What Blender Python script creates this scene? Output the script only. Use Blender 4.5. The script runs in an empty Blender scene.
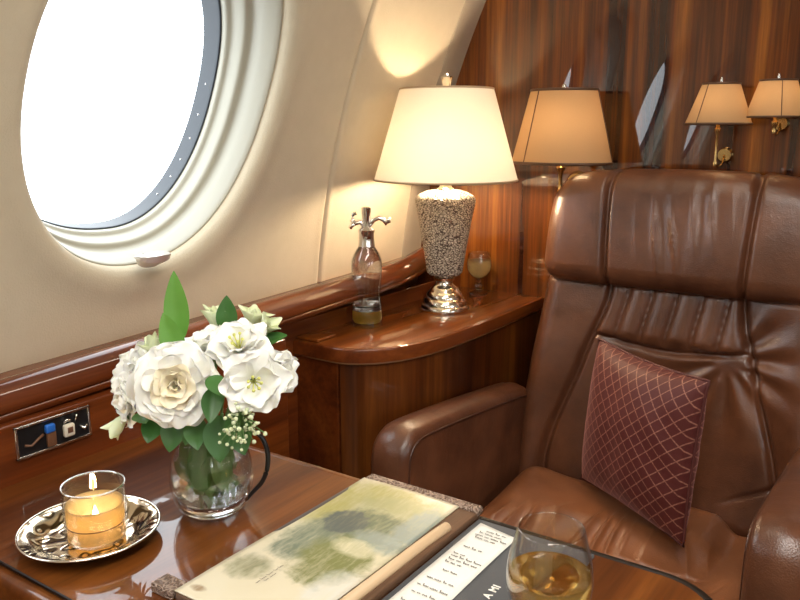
import bpy, bmesh, math, random
from mathutils import Vector, Matrix, Euler, noise
PI = math.pi
C = bpy.context.scene.collection
sc = bpy.context.scene
rad = math.radians
random.seed(7)

# ------------------------------------------------------------------ materials
def mat(name):
    m = bpy.data.materials.new(name); m.use_nodes = True
    nt = m.node_tree
    return m, nt, nt.nodes, nt.links, nt.nodes['Principled BSDF']

def P(b, **k):
    for key, v in k.items():
        n = key.replace('_', ' ')
        if isinstance(v, (tuple, list)) and len(v) == 3 and b.inputs[n].type == 'RGBA': v = (*v, 1)
        b.inputs[n].default_value = v

def simple(name, col, rough=.5, metal=0, **k):
    m, nt, N, L, b = mat(name)
    b.inputs['Base Color'].default_value = (*col, 1)
    b.inputs['Roughness'].default_value = rough
    b.inputs['Metallic'].default_value = metal
    P(b, **k)
    return m

def ramp(N, stops):
    r = N.new('ShaderNodeValToRGB')
    e = r.color_ramp.elements
    while len(e) > 1: e.remove(e[-1])
    e[0].position = stops[0][0]; e[0].color = (*stops[0][1], 1)
    for p, c in stops[1:]:
        q = e.new(p); q.color = (*c, 1)
    return r

def coords(N, L, scale=(1, 1, 1), kind='Object', rot=(0, 0, 0)):
    t = N.new('ShaderNodeTexCoord'); mp = N.new('ShaderNodeMapping')
    mp.inputs['Scale'].default_value = scale
    mp.inputs['Rotation'].default_value = rot
    L.new(t.outputs[kind], mp.inputs['Vector'])
    return mp

def ntex(N, L, mp, scale, detail=4, rough=.55, dist=0):
    n = N.new('ShaderNodeTexNoise')
    n.inputs['Scale'].default_value = scale; n.inputs['Detail'].default_value = detail
    n.inputs['Roughness'].default_value = rough; n.inputs['Distortion'].default_value = dist
    L.new(mp.outputs[0], n.inputs['Vector'])
    return n

def mixc(N, L, a, b, fac, mode='MIX'):
    x = N.new('ShaderNodeMix'); x.data_type = 'RGBA'; x.blend_type = mode
    for s, v in ((0, fac), (6, a), (7, b)):
        if hasattr(v, 'links') or hasattr(v, 'is_linked'): L.new(v, x.inputs[s])
        elif s == 0: x.inputs[0].default_value = v
        else: x.inputs[s].default_value = (*v, 1)
    return x.outputs[2]

def bump(N, L, b, height, strength=.2, dist=.002):
    bp = N.new('ShaderNodeBump'); bp.inputs['Strength'].default_value = strength
    bp.inputs['Distance'].default_value = dist
    L.new(height, bp.inputs['Height']); L.new(bp.outputs[0], b.inputs['Normal'])
    return bp

def wood(name, dark, mid, light, grain='Y', rough=.32, coat=1.0, coat_ior=1.5, band=9, fib=60, coat_rough=.015, contrast=.55, warp=.6, long=.10):
    m, nt, N, L, b = mat(name)
    s = [1, 1, 1]; s['XYZ'.index(grain)] = long
    mp = coords(N, L, s)
    n1 = ntex(N, L, mp, band, 5, .6, warp)
    r = ramp(N, [(.34, dark), (.5, mid), (.68, light)])
    L.new(n1.outputs['Fac'], r.inputs[0])
    s2 = [1, 1, 1]; s2['XYZ'.index(grain)] = .035
    mp2 = coords(N, L, s2)
    n2 = ntex(N, L, mp2, fib, 6, .7, .2)
    r2 = ramp(N, [(.3, (contrast,) * 3), (.6, (1, 1, 1))])
    L.new(n2.outputs['Fac'], r2.inputs[0])
    o = mixc(N, L, r.outputs[0], r2.outputs[0], 1.0, 'MULTIPLY')
    L.new(o, b.inputs['Base Color'])
    P(b, Roughness=rough, Coat_Weight=coat, Coat_Roughness=coat_rough, Coat_IOR=coat_ior, Specular_IOR_Level=.12)
    return m

def leather(name, col, dark, rough=.36):
    m, nt, N, L, b = mat(name)
    mp = coords(N, L)
    n = ntex(N, L, mp, 9, 5, .6)
    r = ramp(N, [(.3, dark), (.68, col)])
    L.new(n.outputs['Fac'], r.inputs[0])
    L.new(r.outputs[0], b.inputs['Base Color'])
    v = N.new('ShaderNodeTexVoronoi'); v.inputs['Scale'].default_value = 420
    L.new(mp.outputs[0], v.inputs['Vector'])
    n2 = ntex(N, L, mp, 45, 4)
    a = N.new('ShaderNodeMath'); a.operation = 'MULTIPLY_ADD'; a.inputs[1].default_value = 3.0
    L.new(n2.outputs['Fac'], a.inputs[0]); L.new(v.outputs['Distance'], a.inputs[2])
    bump(N, L, b, a.outputs[0], .22, .0012)
    P(b, Roughness=rough, Specular_IOR_Level=.7)
    return m

def fabric(name, col, col2, scale=350, rough=.9, strength=.35):
    m, nt, N, L, b = mat(name)
    mp = coords(N, L)
    n = ntex(N, L, mp, scale, 3)
    n0 = ntex(N, L, mp, 30, 4)
    o = mixc(N, L, col, col2, n0.outputs['Fac'])
    L.new(o, b.inputs['Base Color'])
    bump(N, L, b, n.outputs['Fac'], strength, .002)
    P(b, Roughness=rough, Specular_IOR_Level=.25, Sheen_Weight=.15)
    return m

def thin_glass(name, tint=(1, 1, 1), base=.07):
    m, nt, N, L, b = mat(name)
    N.remove(b); out = N['Material Output']
    t = N.new('ShaderNodeBsdfTransparent'); t.inputs[0].default_value = (*tint, 1)
    g = N.new('ShaderNodeBsdfGlossy'); g.inputs['Roughness'].default_value = .01
    lw = N.new('ShaderNodeLayerWeight'); lw.inputs['Blend'].default_value = .5
    pw = N.new('ShaderNodeMath'); pw.operation = 'POWER'; pw.inputs[1].default_value = 3.0
    f = N.new('ShaderNodeMath'); f.operation = 'MULTIPLY_ADD'; f.inputs[1].default_value = .80; f.inputs[2].default_value = base
    L.new(lw.outputs['Facing'], pw.inputs[0]); L.new(pw.outputs[0], f.inputs[0])
    x = N.new('ShaderNodeMixShader')
    L.new(f.outputs[0], x.inputs[0]); L.new(t.outputs[0], x.inputs[1]); L.new(g.outputs[0], x.inputs[2])
    L.new(x.outputs[0], out.inputs[0])
    return m

def glass(name, col=(1, 1, 1), ior=1.45, rough=0):
    return simple(name, col, rough, 0, Transmission_Weight=1.0, IOR=ior)

def liquid(name, tint, ior, clear=.45, cloud=0):
    m, nt, N, L, b = mat(name)
    P(b, Base_Color=tint, Roughness=0.0, Transmission_Weight=1.0, IOR=ior)
    t = N.new('ShaderNodeBsdfTransparent'); t.inputs[0].default_value = (*tint, 1)
    x = N.new('ShaderNodeMixShader'); x.inputs[0].default_value = clear
    L.new(b.outputs[0], x.inputs[1]); L.new(t.outputs[0], x.inputs[2])
    y = N.new('ShaderNodeMixShader'); y.inputs[0].default_value = cloud
    d = N.new('ShaderNodeBsdfTranslucent'); d.inputs[0].default_value = (*tint, 1)
    L.new(x.outputs[0], y.inputs[1]); L.new(d.outputs[0], y.inputs[2])
    L.new(y.outputs[0], N['Material Output'].inputs[0])
    return m

M = {}
M['table'] = wood('table walnut lacquer', (.055, .012, .0022), (.125, .033, .005), (.22, .068, .011), 'Y', .5, 1, 1.42, 8, 55)
M['panel'] = wood('side panel mahogany lacquer', (.075, .014, .003), (.16, .034, .006), (.25, .062, .010), 'Y', .5, 1, 1.45, 7, 50)
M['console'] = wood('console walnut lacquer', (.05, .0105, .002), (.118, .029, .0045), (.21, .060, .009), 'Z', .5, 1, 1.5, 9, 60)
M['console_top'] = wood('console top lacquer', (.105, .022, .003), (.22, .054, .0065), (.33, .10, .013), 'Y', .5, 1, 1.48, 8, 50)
M['bulkhead'] = wood('bulkhead ribbon veneer', (.028, .006, .0015), (.15, .038, .0045), (.37, .125, .015), 'Z', .5, 1, 1.72, 22, 110, .012, .5, .1, .022)
M['ebony'] = simple('ebonised edge', (.010, .006, .004), .4, 0, Specular_IOR_Level=.3)
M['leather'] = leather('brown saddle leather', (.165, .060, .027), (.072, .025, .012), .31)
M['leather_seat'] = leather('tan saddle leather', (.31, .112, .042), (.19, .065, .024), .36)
M['piping'] = leather('dark leather piping', (.075, .026, .013), (.05, .018, .01))
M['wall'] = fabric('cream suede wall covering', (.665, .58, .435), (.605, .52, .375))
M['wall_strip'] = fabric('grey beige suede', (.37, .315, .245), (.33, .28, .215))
M['carpet'] = fabric('brown carpet', (.16, .10, .06), (.11, .07, .045), 900, .95, .6)
M['ceiling'] = simple('cream ceiling panel', (.7, .62, .5), .8)
M['bezel'] = simple('cream window bezel', (.45, .43, .35), .42)
M['gasket'] = simple('slate grey rubber gasket', (.020, .027, .037), .45)
M['pane'] = thin_glass('window pane', (.97, .985, 1))
M['chrome'] = simple('polished chrome', (.8, .78, .75), .12, 1)
M['silver'] = simple('polished silver', (.93, .89, .80), .16, 1)
M['brass'] = simple('aged brass', (.55, .36, .14), .25, 1)
M['bronze'] = simple('dark bronze trim', (.10, .045, .02), .45)
M['black'] = simple('black plastic', (.01, .01, .011), .3)
M['bluep'] = simple('blue plastic', (.02, .14, .55), .35)
M['creamp'] = simple('cream plastic', (.75, .68, .55), .4)
M['brownp'] = simple('brown plastic', (.16, .07, .035), .4)
M['glass'] = glass('clear glass')
M['tglass'] = thin_glass('thin clear glass')
M['water'] = liquid('water', (.98, 1, .99), 1.33, .25)
M['wine'] = liquid('golden white wine', (1.0, .70, .24), 1.34, .0, .16)
M['palewine'] = liquid('pale wine', (1.0, .94, .62), 1.34, .05, .62)
M['gold_liq'] = liquid('amber cordial', (1.0, .84, .24), 1.34, .0, .62)
M['petal'] = simple('white petals', (.93, .92, .86), .55, 0, Subsurface_Weight=.25, Subsurface_Radius=(.01, .009, .006), Specular_IOR_Level=.25)
M['heart'] = simple('cream petals', (.93, .84, .64), .55, 0, Subsurface_Weight=.25, Subsurface_Radius=(.01, .008, .005), Specular_IOR_Level=.25)
M['bud'] = simple('greenish white petals', (.74, .79, .52), .55, 0, Subsurface_Weight=.2, Subsurface_Radius=(.008, .009, .004))
M['stamen'] = simple('yellow green stamens', (.62, .62, .16), .6)
M['paper'] = simple('white paper', (.76, .74, .67), .8)
M['ink'] = simple('grey brown ink', (.12, .10, .085), .8)
M['slate'] = fabric('slate grey cover cloth', (.070, .072, .076), (.058, .060, .064), 900, .6, .12)
M['letter'] = simple('silver foil lettering', (.85, .82, .74), .5)
M['rod'] = simple('pale limewood', (.60, .42, .25), .5)
M['album_board'] = wood('album board walnut', (.13, .07, .04), (.20, .11, .065), (.29, .17, .105), 'Y', .5, .2)
M['album_edge'] = simple('album side dark', (.055, .045, .045), .5)
M['wick'] = simple('black wick', (.02, .015, .01), .9)

def leafmat(name, a, b2):
    m, nt, N, L, b = mat(name)
    mp = coords(N, L)
    n = ntex(N, L, mp, 40, 3)
    L.new(mixc(N, L, a, b2, n.outputs['Fac']), b.inputs['Base Color'])
    P(b, Roughness=.38, Subsurface_Weight=.1, Subsurface_Radius=(.003, .006, .002))
    return m
M['leaf'] = leafmat('dark green leaf', (.035, .12, .022), (.06, .17, .035))
M['leaf_bright'] = leafmat('bright green leaf', (.10, .27, .035), (.16, .36, .06))
M['stem'] = leafmat('green stem', (.10, .20, .05), (.13, .25, .07))

def shade_mat(name, col, trans=.5):
    m, nt, N, L, b = mat(name)
    N.remove(b); out = N['Material Output']
    d = N.new('ShaderNodeBsdfDiffuse'); t = N.new('ShaderNodeBsdfTranslucent')
    mp = coords(N, L, (1, 1, 1)); n = ntex(N, L, mp, 500, 2)
    c2 = tuple(v * .93 for v in col)
    o = mixc(N, L, col, c2, n.outputs['Fac'])
    L.new(o, d.inputs[0]); L.new(o, t.inputs[0])
    x = N.new('ShaderNodeMixShader'); x.inputs[0].default_value = trans
    L.new(d.outputs[0], x.inputs[1]); L.new(t.outputs[0], x.inputs[2]); L.new(x.outputs[0], out.inputs[0])
    return m
M['shade'] = shade_mat('ivory lamp shade cloth', (.86, .78, .63), .115)
M['shade2'] = shade_mat('tan lamp shade cloth', (.60, .40, .22), .40)

def emis(name, col, s):
    m, nt, N, L, b = mat(name)
    P(b, Base_Color=col, Emission_Color=col, Emission_Strength=s)
    return m
M['bulb'] = emis('lit bulb', (1, .77, .51), 255)
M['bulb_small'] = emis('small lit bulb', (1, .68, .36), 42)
M['flame'] = emis('candle flame', (1, .70, .28), 22)

# wax: lets candle light through
m, nt, N, L, b = mat('ivory wax')
P(b, Base_Color=(.90, .74, .44), Roughness=.4)
t = N.new('ShaderNodeBsdfTranslucent'); t.inputs[0].default_value = (.95, .74, .38, 1)
x = N.new('ShaderNodeMixShader'); x.inputs[0].default_value = .78
L.new(b.outputs[0], x.inputs[1]); L.new(t.outputs[0], x.inputs[2]); L.new(x.outputs[0], N['Material Output'].inputs[0])
M['wax'] = m

# lamp body: crackled silver mosaic
m, nt, N, L, b = mat('crackled silver mosaic')
mp = coords(N, L, (1, 1, 1.7))
nz = ntex(N, L, mp, 25, 2)
va = N.new('ShaderNodeVectorMath'); va.operation = 'MULTIPLY_ADD'
va.inputs[1].default_value = (.03, .03, .03)
L.new(nz.outputs['Color'], va.inputs[0]); L.new(mp.outputs[0], va.inputs[2])
v = N.new('ShaderNodeTexVoronoi'); v.feature = 'DISTANCE_TO_EDGE'; v.inputs['Scale'].default_value = 150
L.new(va.outputs[0], v.inputs['Vector'])
r = ramp(N, [(.05, (.08, .05, .04)), (.18, (.95, .88, .75))])
L.new(v.outputs[0], r.inputs[0]); L.new(r.outputs[0], b.inputs['Base Color'])
r2 = ramp(N, [(.0, (0, 0, 0)), (.3, (1, 1, 1))])
L.new(v.outputs[0], r2.inputs[0])
bump(N, L, b, r2.outputs[0], .9, .003)
P(b, Roughness=.26, Metallic=.35)
M['mosaic'] = m

# tray: engraved silver
def engraved(name, base, scale, strength, dark, rough=.16, metal=1):
    m, nt, N, L, b = mat(name)
    mp = coords(N, L)
    n = ntex(N, L, mp, 14, 2)
    va = N.new('ShaderNodeVectorMath'); va.operation = 'MULTIPLY_ADD'; va.inputs[1].default_value = (.05, .05, .05)
    L.new(n.outputs['Color'], va.inputs[0]); L.new(mp.outputs[0], va.inputs[2])
    v = N.new('ShaderNodeTexVoronoi'); v.feature = 'SMOOTH_F1'; v.inputs['Scale'].default_value = scale
    L.new(va.outputs[0], v.inputs['Vector'])
    w = N.new('ShaderNodeMath'); w.operation = 'SINE'
    k = N.new('ShaderNodeMath'); k.operation = 'MULTIPLY'; k.inputs[1].default_value = 16
    L.new(v.outputs['Distance'], k.inputs[0]); L.new(k.outputs[0], w.inputs[0])
    rr = ramp(N, [(.2, dark), (.55, base)])
    mm = N.new('ShaderNodeMath'); mm.operation = 'MULTIPLY_ADD'; mm.inputs[1].default_value = .5; mm.inputs[2].default_value = .5
    L.new(w.outputs[0], mm.inputs[0]); L.new(mm.outputs[0], rr.inputs[0])
    L.new(rr.outputs[0], b.inputs['Base Color'])
    bump(N, L, b, mm.outputs[0], strength, .002)
    P(b, Roughness=rough, Metallic=metal)
    return m
M['engraved'] = engraved('engraved silver', (.84, .72, .54), 58, .16, (.13, .085, .045))
M['carved'] = engraved('carved silvered wood', (.36, .26, .20), 190, .8, (.15, .09, .06), .42, .3)

# cushion cloth: burgundy with pink-gold diamond lattice
m, nt, N, L, b = mat('burgundy diamond brocade')
t = N.new('ShaderNodeTexCoord'); sp = N.new('ShaderNodeSeparateXYZ')
L.new(t.outputs['UV'], sp.inputs[0])
def mth(op, a, bb=None):
    q = N.new('ShaderNodeMath'); q.operation = op
    for i, vv in enumerate((a, bb)):
        if vv is None: continue
        if isinstance(vv, (int, float)): q.inputs[i].default_value = vv
        else: L.new(vv, q.inputs[i])
    return q.outputs[0]
def lattice(sign):
    s = mth('ADD', mth('MULTIPLY', sp.outputs[0], 11), mth('MULTIPLY', sp.outputs[1], 11 * sign))
    f = mth('FRACT', s)
    return mth('ABSOLUTE', mth('SUBTRACT', f, .5))       # .5 at the lines
mx = mth('MAXIMUM', lattice(1), lattice(-1))
r = ramp(N, [(.43, (0, 0, 0)), (.475, (1, 1, 1))])
L.new(mx, r.inputs[0])
nn = N.new('ShaderNodeTexNoise'); nn.inputs['Scale'].default_value = 90; nn.inputs['Detail'].default_value = 4
L.new(t.outputs['UV'], nn.inputs['Vector'])
br = ramp(N, [(.38, (.4, .4, .4)), (.6, (1, 1, 1))]); L.new(nn.outputs['Fac'], br.inputs[0])
lf = mixc(N, L, r.outputs[0], br.outputs[0], 1.0, 'MULTIPLY')
n3 = N.new('ShaderNodeTexNoise'); n3.inputs['Scale'].default_value = 260
L.new(t.outputs['UV'], n3.inputs['Vector'])
basec = mixc(N, L, (.115, .020, .016), (.06, .011, .010), n3.outputs['Fac'])
col = mixc(N, L, basec, (.34, .145, .10), lf)
L.new(col, b.inputs['Base Color'])
bump(N, L, b, mx, .35, .002)
P(b, Roughness=.55, Sheen_Weight=.5, Sheen_Roughness=.35, Sheen_Tint=(.9, .45, .4), Specular_IOR_Level=.35)
M['brocade'] = m

# album picture: a misty watercolour landscape on cream
m, nt, N, L, b = mat('watercolour landscape print')
t = N.new('ShaderNodeTexCoord'); sp = N.new('ShaderNodeSeparateXYZ'); L.new(t.outputs['UV'], sp.inputs[0])
U, V = sp.outputs[0], sp.outputs[1]
def uvn(sx, sy, scale, seed, det=5):
    mp = N.new('ShaderNodeMapping'); mp.inputs['Scale'].default_value = (sx, sy, 1); mp.inputs['Location'].default_value = (seed, seed * 1.7, 0)
    L.new(t.outputs['UV'], mp.inputs[0])
    n = ntex(N, L, mp, scale, det, .62, .4)
    return n.outputs['Fac']
def blob(cu, cv, ru, rv, soft=.5, seed=1.0):
    du = mth('DIVIDE', mth('SUBTRACT', U, cu), ru * 1.22); dv = mth('DIVIDE', mth('SUBTRACT', V, cv), rv * 1.22)
    d = mth('ADD', mth('MULTIPLY', du, du), mth('MULTIPLY', dv, dv))
    d = mth('ADD', d, mth('MULTIPLY', mth('SUBTRACT', uvn(1, 2, 7, seed), .5), 2.6))
    q = N.new('ShaderNodeMapRange'); q.inputs[1].default_value = 1.0 + soft; q.inputs[2].default_value = 1.0 - soft
    q.inputs[3].default_value = 0; q.inputs[4].default_value = 1
    L.new(d, q.inputs[0])
    return q.outputs[0]
cream = (.62, .54, .37)
streak = uvn(1.0, .35, 16, 12.0, 6)
fine = uvn(1.6, .8, 22, 21.0, 6)
def wash(base, colour, amount, *bl):
    tex = mth('ADD', mth('MULTIPLY', streak, .9), mth('MULTIPLY', fine, .8))
    q = N.new('ShaderNodeMapRange'); q.inputs[1].default_value = .55; q.inputs[2].default_value = 1.15
    q.inputs[3].default_value = .40; q.inputs[4].default_value = 1.15; q.clamp = False
    L.new(tex, q.inputs[0])
    return mixc(N, L, base, colour, mth('MULTIPLY', mth('MULTIPLY', blob(*bl), q.outputs[0]), amount))
colr = mixc(N, L, cream, (.66, .60, .45), uvn(1, 2, 3, .3))
colr = wash(colr, (.42, .41, .24), .75, .5, .66, .55, .22, .8, 1.9)
colr = wash(colr, (.36, .32, .09), 1.0, .10, .73, .16, .12, .6, 2.1)
colr = wash(colr, (.36, .33, .10), 1.0, .38, .90, .42, .07, .6, 2.7)
colr = wash(colr, (.34, .33, .16), 1.0, .62, .80, .34, .10, .6, 1.4)
colr = wash(colr, (.12, .15, .085), 1.15, .60, .66, .34, .10, .45, 3.3)
colr = wash(colr, (.15, .18, .12), 1.1, .30, .50, .17, .13, .5, 3.9)
colr = wash(colr, (.085, .10, .09), 1.1, .38, .66, .14, .075, .2, 4.3)
colr = wash(colr, (.17, .18, .055), 1.2, .66, .42, .22, .13, .5, 5.7)
colr = wash(colr, (.27, .32, .29), 1.0, .90, .76, .11, .12, .4, 6.1)
colr = wash(colr, (.30, .34, .30), .8, .80, .60, .2, .05, .5, 6.6)
colr = wash(colr, (.64, .58, .38), .9, .70, .52, .16, .04, .6, 8.8)
colr = wash(colr, (.62, .62, .58), .7, .90, .28, .14, .09, .6, 8.1)
colr = wash(colr, (.20, .20, .10), 1.0, .20, .23, .13, .055, .6, 7.7)
colr = wash(colr, (.30, .20, .10), 1.0, .12, .05, .05, .014, .5, 9.2)
L.new(colr, b.inputs['Base Color'])
P(b, Roughness=.38, Coat_Weight=.12, Coat_Roughness=.2)
M['print'] = m

# ------------------------------------------------------------------ geometry helpers
def new_obj(name, bm, m=None, parent=None, smooth=True, loc=None):
    me = bpy.data.meshes.new(name)
    bm.to_mesh(me); bm.free()
    if smooth:
        me.polygons.foreach_set('use_smooth', [True] * len(me.polygons))
    o = bpy.data.objects.new(name, me); C.objects.link(o)
    if m: me.materials.append(m)
    if parent: o.parent = parent
    if loc is not None: o.location = loc
    return o

def auto_smooth(o, ang=35):
    me = o.data
    bm = bmesh.new(); bm.from_mesh(me)
    for e in bm.edges:
        if len(e.link_faces) == 2 and e.calc_face_angle(0) > rad(ang): e.smooth = False
    bm.to_mesh(me); bm.free()
    return o

def thing(name, label, cat, loc=(0, 0, 0), rot=(0, 0, 0), group=None):
    o = bpy.data.objects.new(name, None); C.objects.link(o)
    o.empty_display_size = .02
    o.location = loc; o.rotation_euler = rot
    o['label'] = label; o['category'] = cat
    if group: o['group'] = group
    return o

def tag(o, label, cat, group=None):
    o['label'] = label; o['category'] = cat
    if group: o['group'] = group
    return o

def struct(o):
    o['kind'] = 'structure'; return o

def grid(bm, pts, closed_u=False, closed_v=False, uv=None):
    """pts[i][j] -> quads"""
    vs = [[bm.verts.new(p) for p in row] for row in pts]
    nu, nv = len(vs), len(vs[0])
    lay = bm.loops.layers.uv.verify() if uv else None
    for i in range(nu if closed_u else nu - 1):
        for j in range(nv if closed_v else nv - 1):
            a, b_, c, d = vs[i][j], vs[(i + 1) % nu][j], vs[(i + 1) % nu][(j + 1) % nv], vs[i][(j + 1) % nv]
            try: f = bm.faces.new((a, b_, c, d))
            except ValueError: continue
            if uv:
                for l, (ii, jj) in zip(f.loops, ((i, j), (i + 1, j), (i + 1, j + 1), (i, j + 1))):
                    l[lay].uv = uv(ii, jj)
    return vs

def lathe(bm, prof, seg=48, sx=1, sy=1, cap=False):
    """prof: list of (r, z)."""
    rows = []
    for r, z in prof:
        rows.append([(r * math.cos(2 * PI * k / seg) * sx, r * math.sin(2 * PI * k / seg) * sy, z) for k in range(seg)])
    vs = grid(bm, rows, closed_v=True)
    bmesh.ops.remove_doubles(bm, verts=bm.verts, dist=1e-6)
    bmesh.ops.recalc_face_normals(bm, faces=bm.faces)
    return vs

def smooth_prof(pts, n=6):
    out = []
    for i in range(len(pts) - 1):
        p0 = pts[max(i - 1, 0)]; p1 = pts[i]; p2 = pts[i + 1]; p3 = pts[min(i + 2, len(pts) - 1)]
        for k in range(n):
            t = k / n
            out.append(tuple(.5 * (2 * b_ + (-a + c) * t + (2 * a - 5 * b_ + 4 * c - d) * t * t + (-a + 3 * b_ - 3 * c + d) * t ** 3)
                             for a, b_, c, d in zip(p0, p1, p2, p3)))
    out.append(tuple(pts[-1]))
    return out

def tube(bm, path, r, seg=10, caps=True):
    path = [Vector(p) for p in path]
    rows = []
    up = Vector((0, 0, 1))
    for i, p in enumerate(path):
        d = (path[min(i + 1, len(path) - 1)] - path[max(i - 1, 0)]).normalized()
        u = up if abs(d.dot(up)) < .95 else Vector((1, 0, 0))
        a = d.cross(u).normalized(); b_ = d.cross(a).normalized()
        rr = r(i / (len(path) - 1)) if callable(r) else r
        rows.append([p + a * rr * math.cos(2 * PI * k / seg) + b_ * rr * math.sin(2 * PI * k / seg) for k in range(seg)])
    vs = grid(bm, rows, closed_v=True)
    if caps:
        bm.faces.new(vs[0]); bm.faces.new(list(reversed(vs[-1])))
    return vs

def box(bm, x0, x1, y0, y1, z0, z1, bev=0, seg=3):
    r = bmesh.ops.create_cube(bm, size=1)
    vs = r['verts']
    for v_ in vs:
        v_.co = Vector((x0 + (v_.co.x + .5) * (x1 - x0), y0 + (v_.co.y + .5) * (y1 - y0), z0 + (v_.co.z + .5) * (z1 - z0)))
    if bev:
        es = {e for v_ in vs for e in v_.link_edges}
        bmesh.ops.bevel(bm, geom=list(es), offset=bev, segments=seg, profile=.5, affect='EDGES')

def prism(bm, outline, z0, z1, bev=0, seg=3):
    """outline in xy, extruded in z; bevel of top rim"""
    lo = [bm.verts.new((x, y, z0)) for x, y in outline]
    rims = []
    if bev:
        n = len(outline)
        # inward normals by miter
        def inset(d):
            out = []
            area = sum(outline[i][0] * outline[(i + 1) % n][1] - outline[(i + 1) % n][0] * outline[i][1] for i in range(n))
            s = 1 if area > 0 else -1
            for i in range(n):
                p0 = Vector(outline[i - 1]); p1 = Vector(outline[i]); p2 = Vector(outline[(i + 1) % n])
                d1 = (p1 - p0).normalized(); d2 = (p2 - p1).normalized()
                n1 = Vector((-d1.y, d1.x)) * s; n2 = Vector((-d2.y, d2.x)) * s
                mm = (n1 + n2)
                mm = mm / max(mm.length_squared / 2, .3) if mm.length > 1e-6 else n1
                out.append(p1 + mm * d)
            return out
        for k in range(seg + 1):
            a = PI / 2 * k / seg
            ins = inset(bev * (1 - math.cos(a)))
            rims.append([bm.verts.new((p.x, p.y, z1 - bev + bev * math.sin(a))) for p in ins])
    else:
        rims.append([bm.verts.new((x, y, z1)) for x, y in outline])
    rows = [lo] + rims
    n = len(outline)
    for a, b_ in zip(rows[:-1], rows[1:]):
        for i in range(n):
            bm.faces.new((a[i], a[(i + 1) % n], b_[(i + 1) % n], b_[i]))
    bm.faces.new(rims[-1]); bm.faces.new(list(reversed(lo)))
    bmesh.ops.recalc_face_normals(bm, faces=bm.faces)

def arc(cx, cy, r, a0, a1, n=10):
    return [(cx + r * math.cos(rad(a0 + (a1 - a0) * k / n)), cy + r * math.sin(rad(a0 + (a1 - a0) * k / n))) for k in range(n + 1)]

def axis_samples(s, r, nc, ne=5):
    a = [-s + r * k / ne for k in range(ne)]
    b_ = [-(s - r) + 2 * (s - r) * k / nc for k in range(nc + 1)]
    c = [s - r + r * (k + 1) / ne for k in range(ne)]
    return a + b_ + c

def roundbox(bm, sx, sy, sz, r, n=(20, 8, 20), fn=None, ne=5):
    """half sizes; rounded box centred on the origin, then fn(point, normal) -> point"""
    A = [axis_samples(s, min(r, s * .999), k, ne) for s, k in zip((sx, sy, sz), n)]
    S = (sx, sy, sz)
    cache = {}
    def vert(i, j, k):
        key = (i, j, k)
        if key in cache: return cache[key]
        p = Vector((A[0][i], A[1][j], A[2][k]))
        q = Vector([max(-(s - r), min(s - r, c)) for s, c in zip(S, p)])
        d = p - q
        nrm = d.normalized() if d.length > 1e-9 else Vector((0, 0, 1))
        p2 = q + nrm * r
        if fn: p2 = fn(p2, nrm)
        cache[key] = bm.verts.new(p2)
        return cache[key]
    L_ = [len(a) for a in A]
    for ax in range(3):
        u, w = [(1, 2), (2, 0), (0, 1)][ax]
        for side in (0, L_[ax] - 1):
            for a in range(L_[u] - 1):
                for b_ in range(L_[w] - 1):
                    idx = []
                    for da, db in ((0, 0), (1, 0), (1, 1), (0, 1)):
                        t = [0, 0, 0]; t[ax] = side; t[u] = a + da; t[w] = b_ + db
                        idx.append(vert(*t))
                    if side == 0: idx.reverse()
                    bm.faces.new(idx)
    bmesh.ops.recalc_face_normals(bm, faces=bm.faces)

def g(d, w): return math.exp(-(d / w) ** 2)
def sstep(a, b_, x):
    t = max(0, min(1, (x - a) / (b_ - a))); return t * t * (3 - 2 * t)

# ------------------------------------------------------------------ the cabin
YF, YB = 1.80, -1.60          # bulkhead, aft wall
XC = -.10                     # cabin centre line
def wx(z):
    u = z - .83
    return -1.153 + .10 * u + .29 * u * u
WC = 1.24; WA, WB = .2505, .302 # window centre height, bezel half sizes
PITCH = .85
Z0, Z1 = .76, 1.72
SEAM = 1.364
SN = 2 / 2.15
def spw(v, e): return math.copysign(abs(v) ** e, v)
def oval(c, a, b_, t):
    """slightly squared oval whose axis leans with the frames"""
    z = WC + b_ * spw(math.sin(t), SN)
    return c + .0095 + a * spw(math.cos(t), SN) + .09 * (z - WC), z
def groove(y):
    o = 0
    for s in (SEAM, SEAM - 2 * PITCH): o += -.012 * g(y - s, .0034) + .002 * g(abs(y - s) - .012, .008)
    return o

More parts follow.
